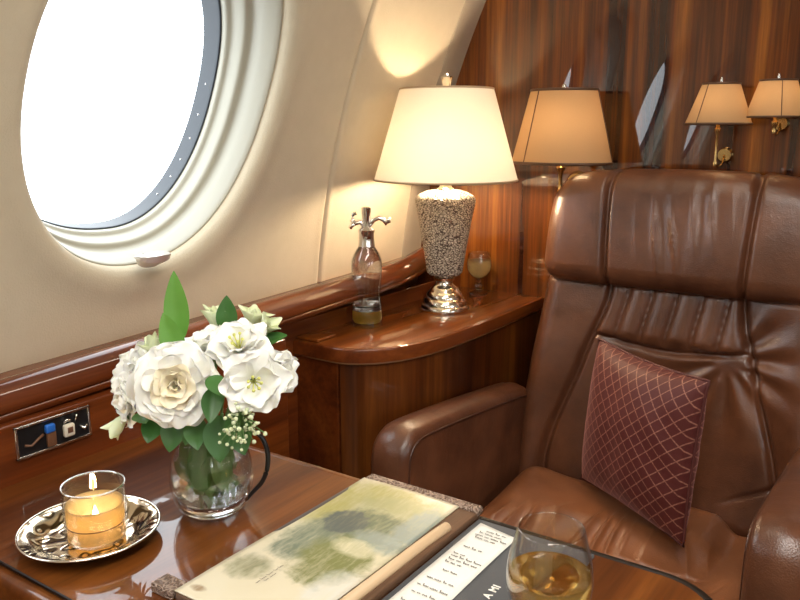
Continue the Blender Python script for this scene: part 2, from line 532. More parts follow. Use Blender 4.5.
def side_wall(name, mirror, centres, y_from, y_to):
    bm = bmesh.new()
    def pt(y, z, off=0):
        x = wx(z) + off + groove(y)
        if mirror: x = 2 * XC - x
        return Vector((x, y, z))
    edges = [y_from]
    for c in centres:
        y0, y1 = c - PITCH / 2, c + PITCH / 2
        nt_ = 96
        rows = []
        # lip of the opening, padded roll, then out to the rectangular patch
        rings = [(.985, -.045), (.99, -.025), (1.0, -.010), (1.02, .0), (1.05, .006), (1.09, .0085), (1.14, .006), (1.20, .002), (1.28, 0)]
        for s, off in rings:
            rows.append([pt(*oval(c, WA * s, WB * s, t), off) for t in (2 * PI * k / nt_ for k in range(nt_))])
        base = [oval(c, WA * 1.28, WB * 1.28, t) for t in (2 * PI * k / nt_ for k in range(nt_))]
        outer = []
        for k in range(nt_):
            t = 2 * PI * k / nt_
            dx, dz = WA * math.cos(t), WB * math.sin(t)
            s = 1e9
            if abs(dx) > 1e-9: s = min(s, (PITCH / 2) / abs(dx))
            if dz > 1e-9: s = min(s, (Z1 - WC) / dz)
            if dz < -1e-9: s = min(s, (WC - Z0) / -dz)
            outer.append((c + dx * s, WC + dz * s))
        for cy_, cz_ in ((y0, Z0), (y1, Z0), (y0, Z1), (y1, Z1)):
            kk = min(range(nt_), key=lambda q: (outer[q][0] - cy_) ** 2 + (outer[q][1] - cz_) ** 2)
            outer[kk] = (cy_, cz_)
        for f in (.25, .5, .75, 1.0):
            rows.append([pt(a[0] + (b_[0] - a[0]) * f, a[1] + (b_[1] - a[1]) * f) for a, b_ in zip(base, outer)])
        grid(bm, rows, closed_v=True)
        # corner triangles of the patch
        for yy, zz in ((y0, Z0), (y1, Z0), (y0, Z1), (y1, Z1)):
            pass
    # plain strips beyond the windows
    spans = [(y_from, min(centres) - PITCH / 2 + .012), (max(centres) + PITCH / 2 - .012, y_to)]
    for a, b_ in spans:
        if b_ - a < .01: continue
        ys = sorted(set([a + (b_ - a) * k / 40 for k in range(41)] + [s + d for s in (SEAM, SEAM - 2 * PITCH) for d in (-.02, -.012, -.007, -.0035, -.0015, 0, .0015, .0035, .007, .012, .02) if a < s + d < b_]))
        grid(bm, [[pt(y, Z0 + (Z1 - Z0) * j / 24, -.0006) for j in range(25)] for y in ys])
    # cove up to the ceiling
    prof = [(wx(Z1 - .01) - .001, Z1 - .01), (wx(1.80) + .01, 1.80), (-.68, 1.90), (-.56, 1.955), (-.42, 1.985), (-.30, 1.995)]
    prof = smooth_prof(prof, 5)
    ys = [y_from + (y_to - y_from) * k / 20 for k in range(21)]
    grid(bm, [[(((2 * XC - x) if mirror else x), y, z) for x, z in prof] for y in ys])
    bmesh.ops.remove_doubles(bm, verts=bm.verts, dist=5e-4)
    # close the small corner gaps left by the radial patches
    bound = [e for e in bm.edges if e.is_boundary]
    bmesh.ops.holes_fill(bm, edges=bound, sides=4)
    bmesh.ops.recalc_face_normals(bm, faces=bm.faces)
    return struct(new_obj(name, bm, M['wall']))

LC = [.89, .89 - PITCH, .89 - 2 * PITCH]
STRIP = 1.70
side_wall('wall_left', False, LC, YB, STRIP)
side_wall('wall_right', True, LC, YB, YF)
# the grey-beige end strip by the bulkhead
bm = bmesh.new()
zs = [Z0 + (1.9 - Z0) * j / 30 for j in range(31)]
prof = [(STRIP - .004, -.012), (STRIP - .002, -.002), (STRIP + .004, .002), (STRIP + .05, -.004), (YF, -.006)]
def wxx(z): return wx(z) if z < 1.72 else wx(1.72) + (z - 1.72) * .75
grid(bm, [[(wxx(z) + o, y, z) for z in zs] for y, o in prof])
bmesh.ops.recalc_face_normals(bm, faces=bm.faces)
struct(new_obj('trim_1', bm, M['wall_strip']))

def simple_box(name, m, *a, bev=0):
    bm = bmesh.new(); box(bm, *a, bev=bev)
    return auto_smooth(new_obj(name, bm, m))
struct(simple_box('floor', M['carpet'], -1.25, 1.05, YB, YF, -.05, 0))
struct(simple_box('ceiling', M['ceiling'], -.75, .55, YB, YF, 1.995, 2.03))
struct(simple_box('wall_front', M['bulkhead'], -1.3, 1.1, YF, YF + .04, 0, 2.03))
struct(simple_box('wall_back', M['wall'], -1.3, 1.1, YB - .04, YB, 0, 2.03))
struct(simple_box('baseboard_right', M['panel'], .955, 1.05, YB, YF, 0, .80))

# side ledge: lower wood panel, recess above the console, moulded rail
bm = bmesh.new()
box(bm, -1.20, -.955, YB, 1.035, 0, .80, bev=.003)
box(bm, -1.20, -1.030, 1.035, YF, 0, .80, bev=.002)
struct(auto_smooth(new_obj('trim_2', bm, M['panel'])))
def rail_dz(y): return .03 * (y - .53)
bm = bmesh.new()
rp = [(-1.01, .803), (-.975, .800), (-.970, .803), (-.9695, .808), (-.9715, .811), (-.9690, .814), (-.970, .824), (-.977, .836), (-.988, .845), (-1.000, .848), (-1.012, .845), (-1.03, .83), (-1.08, .812), (-1.165, .806)]
rp = smooth_prof(rp, 4)
ys = [YB + (YF - YB) * k / 40 for k in range(41)]
def rail_dx(y): return -.012 * sstep(.9, 1.1, y)
grid(bm, [[(x + (rail_dx(y) if x > -1.02 else 0) - .075 * sstep(1.42, 1.80, y), y, z + rail_dz(y)) for x, z in rp] for y in ys])
bmesh.ops.recalc_face_normals(bm, faces=bm.faces)
struct(new_obj('trim_3', bm, M['panel']))

# windows
def make_window(name, mirror, c, deep=1.0):
    root = bpy.data.objects.new(name, None); C.objects.link(root); struct(root)
    xs = -1 if mirror else 1
    def dy_(d): return .030 * max(0, min(1, (d - .03) / .15))
    root.location = (2 * XC if mirror else 0, 0, 0)
    def side(d, a, b_, t):
        if math.cos(t) < 0:                      # the aft side drops straight back
            a = a + (.2490 - a + dy_(d)) * min(1, d / .06)
        return oval(c + dy_(d), a, b_, t)
    def ring(prof, m, nm, th=128):
        bm = bmesh.new()
        rows = []
        for a, b_, d in prof:
            row = []
            for k in range(th):
                y, z = side(d, a, b_, 2 * PI * k / th)
                row.append((xs * (wx(z) - d * deep), y, z))
            rows.append(row)
        grid(bm, rows, closed_v=True)
        bmesh.ops.recalc_face_normals(bm, faces=bm.faces)
        return new_obj(nm, bm, m, root)
    bp = [(.2520, .3035, .040), (.2495, .301, .026), (.246, .2975, .022), (.240, .292, .034), (.233, .286, .050), (.229, .282, .062),
          (.225, .279, .078), (.221, .2755, .084), (.214, .270, .086), (.209, .266, .090), (.205, .262, .101), (.202, .259, .112), (.199, .256, .118), (.195, .252, .121), (.191, .248, .126), (.1885, .2455, .140)]
    ring(smooth_prof(bp, 3), M['bezel'], 'bezel')
    gk = ring([(.1895, .2465, .136), (.187, .244, .136), (.186, .243, .140), (.185, .242, .146), (.1815, .2385, .186)], M['gasket'], 'gasket')
    # pane
    bm = bmesh.new()
    rows = []
    for s in (0.02, .25, .5, .75, 1):
        row = []
        for k in range(64):
            y, z = side(.183, .1812, .2382, 2 * PI * k / 64)
            yc, zc_ = c + .04, WC
            y, z = yc + (y - yc) * s, zc_ + (z - zc_) * s
            row.append((xs * (wx(z) - .183 * deep), y, z))
        rows.append(row)
    vs = grid(bm, rows, closed_v=True); bm.faces.new(vs[0])
    bmesh.ops.recalc_face_normals(bm, faces=bm.faces)
    new_obj('pane', bm, M['pane'], root)
    return root, gk
win1, gk = make_window('window_1', False, LC[0])
for i, a in enumerate((-52, -40, -30, -19, -8, 4)):       # small bright studs on the gasket
    bm = bmesh.new()
    y, z = oval(LC[0] + .028, .1822, .2392, rad(a))
    bmesh.ops.create_uvsphere(bm, u_segments=8, v_segments=6, radius=.0022)
    new_obj('stud', bm, M['chrome'], gk, loc=(wx(z) - .160, y, z))
n = 2
for c in LC[1:]:
    make_window('window_%d' % n, False, c, .5); n += 1
for c in LC:
    make_window('window_%d' % n, True, c); n += 1

# the little shade pull at the foot of the window
pull = thing('window_shade_pull', 'small faceted chrome pull at the bottom edge of the oval window', 'handle', (-1.112, .874, .957))
bm = bmesh.new()
rows = []
for k in range(13):
    u = -1 + 2 * k / 12
    w = math.sqrt(max(0, 1 - abs(u) ** 2.4))
    y = .030 * u
    top = .006 + .002 * w
    rows.append([(-.012, y, top * .6), (.004 + .010 * w, y, top + .004 * w), (.008 + .020 * w, y, top - .002), (.006 + .014 * w, y, -.007 * w), (-.006, y, -.018 * w)])
vs = grid(bm, rows)
bm.faces.new(vs[0]); bm.faces.new(list(reversed(vs[-1])))
bmesh.ops.recalc_face_normals(bm, faces=bm.faces)
new_obj('grip', bm, simple('pale faceted chrome', (.88, .86, .82), .22, .45), pull, smooth=False)
bm = bmesh.new(); box(bm, -.03, -.008, -.006, .006, -.008, .004, .002)
new_obj('bracket', bm, M['chrome'], pull)

# ------------------------------------------------------------------ table
TZ = .72
TX0, TX1, TY0, TY1 = -.955, -.118, .394, .776
tbl = thing('fold_out_table', 'lacquered walnut table with black edge, carrying flowers, candle, album and wine', 'table', (0, 0, 0))
R_ = .075
out = [(TX0, TY0)] + arc(TX1 - R_, TY0 + R_, R_, -90, 0) + arc(TX1 - R_, TY1 - R_, R_, 0, 90) + [(TX0, TY1)]
def inset_outline(o, d, dn=None):
    # shrink everything except the wall side; dn = inset of the near edge
    dn = d if dn is None else dn
    x0, x1 = TX0, TX1 - d
    r = R_ - d
    return [(x0, TY0 + dn)] + arc(x1 - r, TY0 + dn + r, r, -90, 0) + arc(x1 - r, TY1 - d - r, r, 0, 90) + [(x0, TY1 - d)]
bm = bmesh.new(); prism(bm, inset_outline(out, .0095, .0018), TZ - .028, TZ)
new_obj('tabletop', bm, M['table'], tbl, smooth=False)
bm = bmesh.new()
io = inset_outline
nseg = len(out)
KEEP = nseg - 1
rows = [[(x, y, z) for x, y in list(io(out, a, c))[:KEEP] + [(-.52, io(out, a, c)[KEEP][1])]] for a, c, z in ((.011, .0025, TZ - .003), (.0100, .0018, TZ + .0003), (.003, .0010, TZ + .0003), (.001, .0003, TZ - .0006), (0, 0, TZ - .0012), (0, 0, TZ - .0035), (.004, .004, TZ - .005))]
grid(bm, rows)
bmesh.ops.recalc_face_normals(bm, faces=bm.faces)
new_obj('edge_band', bm, M['ebony'], tbl)
bm = bmesh.new(); box(bm, TX0, -.52, TY1 - .0095, TY1, TZ - .014, TZ, .0015)
new_obj('edge_lipping', bm, M['table'], tbl)
bm = bmesh.new(); prism(bm, io(out, -.004, -.012), TZ - .070, TZ - .0055, .014, 5)
auto_smooth(new_obj('apron', bm, M['table'], tbl))
bm = bmesh.new(); box(bm, -.60, -.42, .50, .67, 0, TZ - .055, .012)
auto_smooth(new_obj('pedestal', bm, M['console'], tbl))

# ------------------------------------------------------------------ console
CZ = .765
con = thing('side_console', 'curved walnut side console with glossy top under the table lamp', 'cabinet', (0, 0, 0))
CPTS = smooth_prof([(-.96, 1.1345), (-.925, 1.135), (-.897, 1.142), (-.868, 1.160), (-.841, 1.190), (-.816, 1.240), (-.796, 1.330), (-.788, 1.46), (-.787, 1.60), (-.790, YF - .002)], 4)
XB = -1.029
def con_out(d=0, xb=XB):
    o = []
    n = len(CPTS)
    for i, p in enumerate(CPTS):
        t = Vector(CPTS[min(i + 1, n - 1)]) - Vector(CPTS[max(i - 1, 0)])
        t.normalize()
        o.append((p[0] - t.y * d, p[1] + t.x * d if i < n - 1 else p[1]))
    return [(xb, o[0][1])] + o + [(xb, YF - .002)]
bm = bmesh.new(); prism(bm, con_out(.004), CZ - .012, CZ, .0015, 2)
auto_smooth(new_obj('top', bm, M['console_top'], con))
bm = bmesh.new(); prism(bm, con_out(0), CZ - .028, CZ - .0012, .0035, 3)
auto_smooth(new_obj('lip', bm, M['panel'], con))
bm = bmesh.new(); prism(bm, con_out(.002), CZ - .032, CZ - .0282, .0015, 2)
new_obj('bead', bm, simple('painted lip highlight', (.30, .13, .05), .4), con)  # paler wood paints the highlight line under the lip
bm = bmesh.new(); prism(bm, con_out(.016), 0, CZ - .0321)
auto_smooth(new_obj('body', bm, M['console'], con), 20)
# curved door laid on the body, gap at the corner
fo = con_out(.008)
path = fo[6:-1]
inn = con_out(.015)[6:-1]
bm = bmesh.new()
grid(bm, [[(a[0], a[1], z) for z in (.03, CZ - .034)] for a in path])
grid(bm, [[(a[0], a[1], CZ - .034), (b_[0], b_[1], CZ - .034)] for a, b_ in zip(path, inn)])
a, b_ = path[0], inn[0]
grid(bm, [[(a[0], a[1], z) for z in (.03, CZ - .034)], [(b_[0], b_[1], z) for z in (.03, CZ - .034)]])
bmesh.ops.recalc_face_normals(bm, faces=bm.faces)
auto_smooth(new_obj('door', bm, M['console'], con), 30)
bm = bmesh.new(); box(bm, XB, inn[0][0] - .004, 1.1425, 1.152, .03, CZ - .034, .001)
new_obj('end_panel', bm, M['panel'], con, smooth=False)
bm = bmesh.new(); box(bm, XB + .001, -.972, 1.142, 1.200, CZ, CZ + .006, .002)
auto_smooth(new_obj('flap', bm, M['console_top'], con))

# ------------------------------------------------------------------ armchair
CX = -.425
chair = thing('armchair', 'brown leather cabin armchair facing the table', 'armchair', (CX, 1.28, 0))
cy0 = 1.28
def back_y(z): return 1.535 + .20 * (z - .45)
# seat
SW = .272
def seat_fn(p, nrm):
    p = p.copy()
    if nrm.z > .2:
        # puffed rear panel, gathered along its front edge; flat border in front and at the right
        du = abs(p.x) / SW; dv = p.y / .27
        edge = .06 + .10 * math.sin(p.x * 5 + .4) - .25 * sstep(.10, .26, -p.x)
        rx = sstep(.185, .135, p.x)
        puff = sstep(edge - .02, edge + .34, dv) * rx
        n1_ = noise.noise(Vector((p.x * 9, p.y * 9, 3)))
        fold = 1 - 1.9 * abs(math.sin(p.x * 78 + 1.6 * n1_ + 1.2 * math.sin(p.x * 31) + 3.0 * (dv - edge) * p.x * 9)) ** .65
        amp = .6 + .8 * noise.noise(Vector((p.x * 15, p.y * 6, 7)))
        p.z += .034 * puff + .0085 * fold * amp * g(dv - edge - .15, .17) * rx
        p.z -= .006 * g(dv - edge + .02, .018) * sstep(.19, .14, p.x)
        p.z -= .005 * g(p.x - .165 - .12 * (dv + .1), .006) * sstep(edge + .1, edge - .1, dv)
        p.z += .005 * n1_
        p.z -= .05 * sstep(-.10, -.27, p.y) * abs(dv) * .5
        p.z += .012 * sstep(.0, .25, p.y) * sstep(.5, 1.0, du)
    return p
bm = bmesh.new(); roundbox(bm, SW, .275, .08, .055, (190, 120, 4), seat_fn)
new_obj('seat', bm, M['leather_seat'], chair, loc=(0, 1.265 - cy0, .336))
# backrest
def back_fn(p, nrm):
    p = p.copy()
    hz = p.z                                   # -.26 .. .26
    zz = hz + .64
    if nrm.y < -.2:
        ax = abs(p.x)
        # curved panel seam: narrow at the top, widening below
        top = .185
        edge = .170 - .03 * sstep(.05, .2, hz) + .06 * sstep(.10, -.2, hz)
        seam = g(ax - edge, .007) * sstep(.24, .20, hz)
        p.y += .014 * seam
        # wings stand forward of the centre panel
        p.y -= .030 * sstep(edge - .01, .275, ax)
        # soft pleats below the headrest
        k = sstep(.085, .12, hz) * sstep(edge + .01, edge - .02, ax)
        p.y += -.015 * k * (abs(math.sin((p.x + .01 * math.sin(hz * 20)) * PI / .052)) ** .6) * sstep(.26, .2, hz)
        hs = g(hz - .098 + .012 * math.cos(p.x * 14), .006) * sstep(edge, edge - .01, ax)
        p.y += .010 * hs
        # creases fanning from the seam corner
        q = math.atan2(hz - .09, p.x - .12)
        dd = math.hypot(hz - .09, p.x - .12)
        p.y += .0048 * math.sin(q * 11) * g(dd - .08, .06) * (1 - k) * sstep(.02, .05, dd)
        p.y += .008 * noise.noise(Vector((p.x * 7, hz * 7, 5)))
        p.y += .016 * g(hz + .05, .16) * g(ax, .15)
        p.y += .022 * sstep(.205, .245, hz)
        # long slanting crease at the lower right
        p.y += .007 * g((hz + .17) - (p.x - .16) * .55, .006) * sstep(.12, .17, p.x)
    p.y += .20 * (hz + .19) * 1.0
    # a little narrower at the top
    p.x *= 1.04 - .10 * sstep(-.1, .3, hz)
    return p
bm = bmesh.new(); roundbox(bm, .292, .062, .265, .05, (150, 4, 130), back_fn)
new_obj('backrest', bm, M['leather'], chair, loc=(0, 1.535 + .062 - cy0, .640))
# headrest
SEAMX = .137
def head_fn(p, nrm):
    p = p.copy()
    t = p.z / .12
    if nrm.y < .6:
        for s in (-SEAMX, SEAMX):
            p.y += .016 * g(p.x - s * (1 + .05 * t), .0065)
            p.z -= .006 * g(p.x - s, .006) * (1 if nrm.z > .3 else 0)
        c = g(p.x, .16)
        p.y += -.022 * (1 - t * t) * .6
        if nrm.y < -.3 and abs(p.x) < SEAMX:
            q = p.x + .012 * math.sin(p.z * 14) + .010 * noise.noise(Vector((p.x * 6, p.z * 7, 1)))
            w = 1 - 2 * abs(math.sin(q * 88)) ** .55
            p.y -= .0095 * w * g(p.x - .01, .065) * g(t - .15, .60) * max(0, .45 + 1.1 * noise.noise(Vector((p.x * 16, p.z * 7, 2))))
        p.y += .005 * noise.noise(Vector((p.x * 6, p.z * 6, 9)))
    # crown: ends drop, and the lower rim bows
    ax = abs(p.x) / .27
    p.z -= sstep(-.02, .10, p.z) * (.026 * ax ** 5 + .006 * ax * ax)
    p.x *= 1 + .015 * (1 - t)
    p.y += .17 * p.z
    return p
bm = bmesh.new(); roundbox(bm, .272, .052, .122, .045, (180, 4, 60), head_fn)
new_obj('headrest', bm, M['leather'], chair, loc=(0, 1.600 + .052 - cy0 - .012, .972))
# arms
def arm(xa, xb, inner):
    nm = new_obj
    prof = [(1.062, .27), (1.058, .42), (1.056, .55), (1.059, .605), (1.072, .634), (1.098, .650), (1.14, .6535), (1.29, .641), (1.42, .627), (1.545, .612), (1.568, .600), (1.574, .57), (1.574, .27)]
    pr = smooth_prof(prof[:-1], 5) + [prof[-1]]
    bm = bmesh.new()
    n = len(pr)
    cy = sum(p[0] for p in pr) / n; cz = sum(p[1] for p in pr) / n
    w = (xb - xa)
    rows = []
    # cross sections across the width with rounded shoulders
    sect = []
    for k in range(7): sect.append((.022 * (1 - math.cos(PI / 2 * (k / 6))) , .022 * (1 - math.sin(PI / 2 * (k / 6)))))
    xs = [(xa + a, b_) for a, b_ in sect] + [(xa + w * f, -.003 * math.sin(PI * f)) for f in (.4, .5, .6)] + [(xb - a, b_) for a, b_ in reversed(sect)]
    for x, ins in xs:
        row = []
        for i, (y, z) in enumerate(pr):
            p0 = Vector(pr[max(i - 1, 0)]); p2 = Vector(pr[min(i + 1, n - 1)])
            d = (p2 - p0).normalized(); nn_ = Vector((d.y, -d.x))     # towards the inside
            row.append((x - CX, y + nn_.x * ins - cy0, z + nn_.y * ins))
        rows.append(row)
    vs = grid(bm, rows)
    bm.faces.new(vs[0]); bm.faces.new(list(reversed(vs[-1])))
    bmesh.ops.triangulate(bm, faces=[f for f in bm.faces if len(f.verts) > 4])
    bmesh.ops.recalc_face_normals(bm, faces=bm.faces)
    a = auto_smooth(nm('armrest', bm, M['leather'], chair), 50)
    for x in (xa, xb):
        s = 1 if x == xa else -1
        bm = bmesh.new()
        pth = []
        for i, (y, z) in enumerate(pr):
            p0 = Vector(pr[max(i - 1, 0)]); p2 = Vector(pr[min(i + 1, n - 1)])
            d = (p2 - p0).normalized(); nn_ = Vector((d.y, -d.x))
            pth.append((x + s * .0012 - CX, y + nn_.x * .019 - cy0, z + nn_.y * .019))
        tube(bm, pth, .0028, 8)
        nm('piping', bm, M['piping'], a)
arm(-.792, -.712, 1)
arm(-.163, -.078, -1)
bm = bmesh.new(); box(bm, -.28, .28, 1.03 - cy0, 1.60 - cy0, .10, .285, .02)
auto_smooth(new_obj('seat_frame', bm, M['leather'], chair))
bm = bmesh.new(); box(bm, -.20, .20, 1.12 - cy0, 1.52 - cy0, 0, .11, .01)
auto_smooth(new_obj('pedestal', bm, M['black'], chair))

# ------------------------------------------------------------------ cushion
def cushion():
    e = Vector((.839, -.544, 0)); nb = Vector((.544, .839, 0))
    H = .298
    tl = rad(5)
    up = Vector((0, 0, 1)) * math.cos(tl) + nb * math.sin(tl)
    back = e.cross(up) * -1
    bl = Vector((-.547, 1.474, .465))
    root = thing('throw_pillow', 'burgundy square cushion with diamond lattice leaning in the leather armchair', 'cushion', bl)
    bm = bmesh.new()
    n = 40
    def pt(i, j, s):
        u, v = -1 + 2 * i / n, -1 + 2 * j / n
        # pinched sides, pointed corners
        pu = u * (1 - .055 * (1 - v * v)); pv = v * (1 - .055 * (1 - u * u))
        th = .056 * ((1 - abs(u) ** 2.6) * (1 - abs(v) ** 2.6)) ** .55
        wr = .004 * noise.noise(Vector((u * 2.2, v * 2.2, s * 3))) * (1 - u * u) + .003 * math.sin(9 * (u + v) + 3 * u * v) * g(u - .8, .35) * (1 - abs(v) ** 4) * (1 - abs(u) ** 4)
        q = e * ((pu + 1) / 2 * H) + up * ((pv + 1) / 2 * H)
        return q - (nb * math.cos(tl) - Vector((0, 0, 1)) * math.sin(tl)) * (s * (th + wr))
    uvf = lambda ii, jj: (ii / n, jj / n)
    grid(bm, [[pt(i, j, 1) for j in range(n + 1)] for i in range(n + 1)], uv=uvf)
    grid(bm, [[pt(i, j, -1) for j in range(n + 1)] for i in range(n + 1)], uv=uvf)
    bmesh.ops.remove_doubles(bm, verts=bm.verts, dist=1e-5)
    bmesh.ops.recalc_face_normals(bm, faces=bm.faces)
    cv = new_obj('cover', bm, M['brocade'], root)
    bm = bmesh.new()
    rim = [pt(i, 0, 0) for i in range(n + 1)] + [pt(n, j, 0) for j in range(1, n + 1)] + [pt(n - i, n, 0) for i in range(1, n + 1)] + [pt(0, n - j, 0) for j in range(1, n + 1)]
    tube(bm, rim, .0026, 6)
    new_obj('piping', bm, simple('burgundy cord', (.09, .02, .016), .6), root)
cushion()

# ------------------------------------------------------------------ table lamp
LX, LY = -.921, 1.535
lamp = thing('table_lamp', 'large table lamp with white tapered shade and crackled silver body on the console', 'lamp', (LX, LY, CZ + .0006))
def lat(name, prof, m, parent, seg=48, n=0, loc=None, sx=1, sy=1):
    bm = bmesh.new(); lathe(bm, smooth_prof(prof, n) if n else prof, seg, sx, sy)
    return new_obj(name, bm, m, parent, loc=loc)
auto_smooth(lat('base', [(0, 0), (.056, 0), (.058, .004), (.057, .009), (.052, .013), (.0515, .020), (.047, .026), (.0435, .029), (.043, .036), (.038, .042), (.034, .045), (.032, .051), (.024, .056), (.0195, .060), (.0185, .066), (.023, .070), (.024, .075), (.020, .079), (.024, .083), (.0, .084)], M['silver'], lamp), 40)
lat('body', [(0, .080), (.030, .081), (.038, .085), (.0415, .092), (.044, .110), (.052, .160), (.0605, .210), (.067, .243), (.0680, .252), (.066, .259), (.058, .266), (.044, .272), (.024, .276), (0, .277)], M['mosaic'], lamp, 64, 3)
auto_smooth(lat('neck', [(0, .274), (.017, .274), (.019, .278), (.014, .282), (.012, .288), (.016, .291), (.016, .297), (.008, .299), (.008, .330), (0, .331)], M['silver'], lamp), 40)
def shade(parent, rb, rt, zb, zt, m, trim_m, sx=1, sy=1, seg=72, tr=.0022):
    bm = bmesh.new()
    t = .0012
    pr = [(rb, zb), (rb + (rt - rb) * .5, zb + (zt - zb) * .5), (rt, zt)]
    lathe(bm, smooth_prof(pr, 6), seg, sx, sy)
    s = new_obj('shade', bm, m, parent)
    for r_, z_ in ((rb, zb), (rt, zt)):
        bm = bmesh.new()
        pth = [(r_ * sx * math.cos(2 * PI * k / seg), r_ * sy * math.sin(2 * PI * k / seg), z_) for k in range(seg)]
        rows = []
        for (x, y, z) in pth:
            l = math.hypot(x, y); ux, uy = x / l, y / l
            rows.append([(x + ux * tr * .8 * math.cos(a), y + uy * tr * .8 * math.cos(a), z + tr * 1.4 * math.sin(a)) for a in (2 * PI * q / 8 for q in range(8))])
        grid(bm, rows, closed_u=True, closed_v=True)
        bmesh.ops.recalc_face_normals(bm, faces=bm.faces)
        new_obj('trim', bm, trim_m, s)
    return s
SB, ST = .298, .494
M['trim_light'] = simple('ivory tape trim', (.50, .36, .22), .7)
sh = shade(lamp, .160, .103, SB, ST, M['shade'], M['trim_light'], tr=.0016)
bm = bmesh.new()                                  # spider holding the shade
for k in range(3):
    a = 2 * PI * k / 3 + .4
    tube(bm, [(0, 0, ST - .006), (.103 * math.cos(a), .103 * math.sin(a), ST - .003)], .0015, 6)
tube(bm, [(0, 0, .33), (.03, 0, .36), (.035, 0, .44), (0, 0, ST - .004)], .0014, 6)
tube(bm, [(0, 0, .33), (-.03, 0, .36), (-.035, 0, .44), (0, 0, ST - .004)], .0014, 6)
new_obj('harp', bm, M['brass'], lamp)
auto_smooth(lat('finial', [(0, ST - .006), (.006, ST - .006), (.006, ST + .002), (.009, ST + .004), (.0105, ST + .012), (.013, ST + .024), (.012, ST + .027), (.006, ST + .029), (.004, ST + .033), (0, ST + .036)], M['chrome'], lamp, 12), 20)
bz = .352
lat('bulb', [(0, bz - .045), (.010, bz - .042), (.012, bz - .03), (.020, bz - .012), (.024, bz + .004), (.018, bz + .02), (0, bz + .027)], M['bulb'], lamp, 20, 3)

def point(name, loc, power, col, r=.03):
    l = bpy.data.lights.new(name, 'POINT'); l.energy = power; l.color = col; l.shadow_soft_size = r
    o = bpy.data.objects.new(name, l); C.objects.link(o); o.location = loc
    return o

# ------------------------------------------------------------------ wall sconces on the bulkhead, and a shade built for a lamp reflection
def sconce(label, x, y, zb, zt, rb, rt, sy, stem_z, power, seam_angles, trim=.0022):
    root = thing('sconce_or_reflection', label, 'wall lamp', (x, y, zb), group='wall lamps on the wood bulkhead')
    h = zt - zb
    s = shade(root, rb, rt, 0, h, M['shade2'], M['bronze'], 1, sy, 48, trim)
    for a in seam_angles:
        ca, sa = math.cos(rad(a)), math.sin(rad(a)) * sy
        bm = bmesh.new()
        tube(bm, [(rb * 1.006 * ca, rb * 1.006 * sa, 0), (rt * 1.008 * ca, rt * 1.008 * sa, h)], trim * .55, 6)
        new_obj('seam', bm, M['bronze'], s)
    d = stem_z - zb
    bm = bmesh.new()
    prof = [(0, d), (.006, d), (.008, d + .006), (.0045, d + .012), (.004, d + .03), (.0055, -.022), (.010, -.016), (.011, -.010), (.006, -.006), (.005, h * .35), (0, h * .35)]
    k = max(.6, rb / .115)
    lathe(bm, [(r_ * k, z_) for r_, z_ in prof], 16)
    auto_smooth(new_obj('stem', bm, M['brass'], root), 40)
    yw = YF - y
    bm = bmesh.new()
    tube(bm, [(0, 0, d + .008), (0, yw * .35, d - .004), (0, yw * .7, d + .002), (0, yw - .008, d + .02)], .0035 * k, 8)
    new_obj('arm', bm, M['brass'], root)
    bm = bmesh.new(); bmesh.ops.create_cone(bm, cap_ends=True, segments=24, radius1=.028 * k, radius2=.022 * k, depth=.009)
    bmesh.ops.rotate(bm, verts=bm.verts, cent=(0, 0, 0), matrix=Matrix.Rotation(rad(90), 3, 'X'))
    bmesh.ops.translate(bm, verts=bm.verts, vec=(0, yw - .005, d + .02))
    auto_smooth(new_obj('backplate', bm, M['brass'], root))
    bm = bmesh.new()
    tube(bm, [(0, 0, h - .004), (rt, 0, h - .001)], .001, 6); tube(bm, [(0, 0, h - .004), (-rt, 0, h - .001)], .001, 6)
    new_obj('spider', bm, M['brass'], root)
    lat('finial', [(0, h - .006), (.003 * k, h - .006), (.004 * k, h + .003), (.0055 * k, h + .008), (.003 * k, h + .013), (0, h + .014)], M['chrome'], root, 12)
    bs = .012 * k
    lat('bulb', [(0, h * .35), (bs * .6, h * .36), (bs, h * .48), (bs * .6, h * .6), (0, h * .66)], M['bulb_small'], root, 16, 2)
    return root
sconce('large tan stand-in for the white lamp reflection in the bulkhead, behind the armchair headrest', -.716, 1.697, 1.100, 1.258, .115, .075, .80, 1.03, .32, (-118, 10))  # solid shade and bulb added where the bulkhead mirrors the table lamp
sconce('small tan wall sconce, left one of the pair at the right end of the bulkhead', -.389, 1.715, 1.184, 1.262, .064, .036, .95, 1.10, .11, (-118,), .0016)
sconce('small tan wall sconce, right one of the pair at the right end of the bulkhead', -.286, 1.725, 1.197, 1.266, .055, .034, .95, 1.165, .09, (-70,), .0014)

# ------------------------------------------------------------------ decanter bottle
bx, by = -.982, 1.314
bx = -.979
bot = thing('carafe_bottle', 'tall clear glass bottle with silver pourer top on the console', 'bottle', (bx, by, CZ))
outer = [(0, 0), (.029, 0), (.032, .004), (.0325, .020), (.031, .040), (.0285, .060), (.0285, .075), (.031, .100), (.0325, .125), (.031, .142), (.025, .158), (.017, .170), (.0145, .182), (.014, .200)]
inner = [(.0115, .200), (.012, .182), (.0145, .169), (.0225, .157), (.0285, .141), (.030, .125), (.0285, .100), (.026, .075), (.026, .060), (.0285, .040), (.030, .020), (.028, .009), (0, .008)]
lat('body', smooth_prof(outer, 4) + smooth_prof(inner, 4), M['tglass'], bot, 48)
li = [(0, .0083), (.0278, .0083), (.0312, .014), (.0315, .020), (.0310, .034), (0, .034)]
lat('liquid', li, M['gold_liq'], bot, 48)
lw = [(0, .0345), (.0310, .0345), (.0303, .041), (.0275, .060), (.0275, .075), (.0300, .100), (.0315, .124), (.0300, .141), (.0240, .157), (.0158, .170), (.0138, .180), (0, .180)]
lat('water', lw, glass('clear spirit', (1, 1, .98), 1.42), bot, 48)
